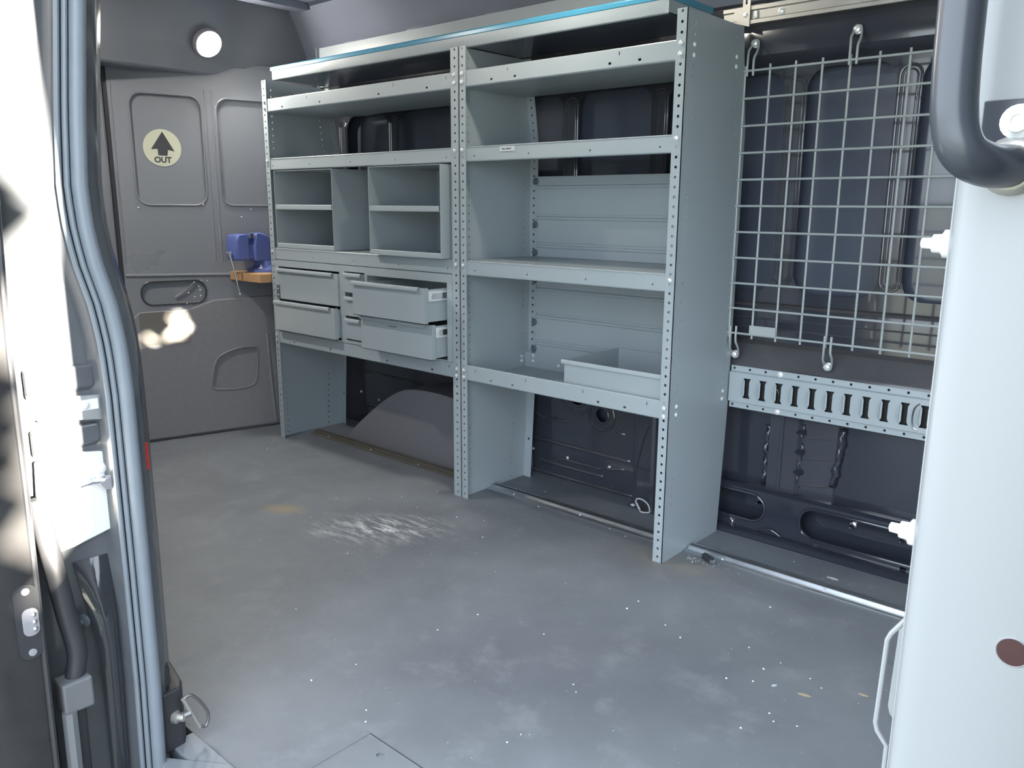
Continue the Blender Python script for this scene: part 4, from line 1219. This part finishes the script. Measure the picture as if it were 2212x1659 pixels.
# ---- crumbs and flakes on the floor
cr_pts = [(2.069, -0.247), (2.069, -0.301), (2.188, -0.309), (2.248, -0.338), (2.393, -0.268), (2.477, -0.281), (2.459, -0.332), (2.414, -0.423), (2.464, -0.395), (2.554, -0.299), (2.586, -0.318), (2.541, -0.481), (2.559, -0.501), (2.52, -0.567), (2.602, -0.485), (2.343, -0.042), (2.05, 0.07), (2.273, 0.274),
          (-0.106, 0.019), (0.119, -0.144), (0.695, 0.004), (0.842, -0.318), (0.929, -0.238), (0.999, -0.146), (1.053, -0.021), (1.467, -0.216), (1.284, -0.151), (1.374, -0.111), (1.426, 0.11), (1.344, 0.245), (1.724, 0.113), (1.796, 0.096), (0.926, -0.483), (1.081, -0.565), (1.253, -0.58), (1.861, -0.295), (1.119, -0.18), (1.665, -0.37),
          (1.785, -0.71), (1.992, -0.549), (1.76, -0.941), (1.739, -1.047), (2.176, -0.671), (2.198, -0.69), (1.915, -1.035), (1.945, -1.06), (2.205, -0.879), (2.201, -0.915), (1.436, -0.883), (1.804, -0.587)]
shapes = []
for k in range(5):
    bm = bmesh.new()
    bmesh.ops.create_icosphere(bm, subdivisions=1, radius=0.0026)
    for v in bm.verts:
        v.co *= random.uniform(0.7, 1.3)
        v.co.z = v.co.z * 0.6
    zm = min(v.co.z for v in bm.verts)
    for v in bm.verts: v.co.z -= zm
    me = bpy.data.meshes.new('plaster_crumb')
    bm.to_mesh(me); bm.free()
    me.materials.append(CRUMB)
    shapes.append(me)
for i, (x, y) in enumerate(cr_pts):
    o = bpy.data.objects.new('plaster_crumb', shapes[i % 5])
    col.objects.link(o)
    o.location = (x, y, 0.0002)
    s = random.uniform(0.7, 1.15) if x < 2.3 else random.uniform(0.8, 1.3)
    o.scale = (s, s, s)
    o.rotation_euler = (0, 0, random.uniform(0, 6.28))
    tag(o, 'tiny white plaster crumb lying loose on the dark van floor', 'crumb', 'white crumbs scattered on the floor')
def flake(x, y, L, wd, rot, label, m_=LEAFM):
    pts = [(-L, 0), (-L * 0.3, wd), (L * 0.5, wd * 0.7), (L, -wd * 0.4), (L * 0.2, -wd)]
    o = MB().plate((0, 0, 0.0022), EX, EY, pts, [], 0.002).build('dry_flake', m_, None)
    o.location = (x, y, 0.0002); o.rotation_euler = (0, 0.0, rot)
    tag(o, label, 'flake')
flake(2.569, -0.368, 0.014, 0.004, 0.3, 'small tan dry flake on the floor among white crumbs near the partition')
flake(2.663, -0.283, 0.010, 0.003, 0.2, 'small curled tan flake on the floor right beside the partition edge')
flake(2.505, -0.378, 0.007, 0.003, 1.0, 'small pale paper flake on the floor beside the tan flake', PAPER)
flake(2.40, 0.24, 0.016, 0.005, 0.1, 'torn pale paper scrap behind the floor rail below the cargo track', PAPER)
# powdery specks nobody could count
sp_ = MB()
def speck(x, y, r):
    a = random.uniform(0, 6.28)
    vs_ = [(x + r * math.cos(a + k * 2.094), y + r * math.sin(a + k * 2.094), 0.0004) for k in range(3)] + [(x, y, 0.0004 + r * 0.9)]
    sp_.add(vs_, [(0, 1, 2), (0, 1, 3), (1, 2, 3), (2, 0, 3)])
for i in range(360):
    x, y = random.uniform(0.1, 2.9), random.uniform(-1.05, 0.10)
    speck(x, y, random.uniform(0.0005, 0.0013))
for i in range(130):
    speck(random.gauss(1.17, 0.16), random.gauss(-0.38, 0.10), random.uniform(0.0005, 0.0014))
for i in range(60):
    speck(2.02 + abs(random.gauss(0, 0.05)), random.gauss(0.095, 0.012), random.uniform(0.0006, 0.0018))
for i in range(60):
    speck(random.uniform(2.05, 2.8), random.uniform(0.195, 0.34), random.uniform(0.0005, 0.0013))
so = sp_.build('dust_specks', CRUMB)
tag(so, 'fine white specks and powder grains strewn over the van floor', 'debris', None, 'stuff')
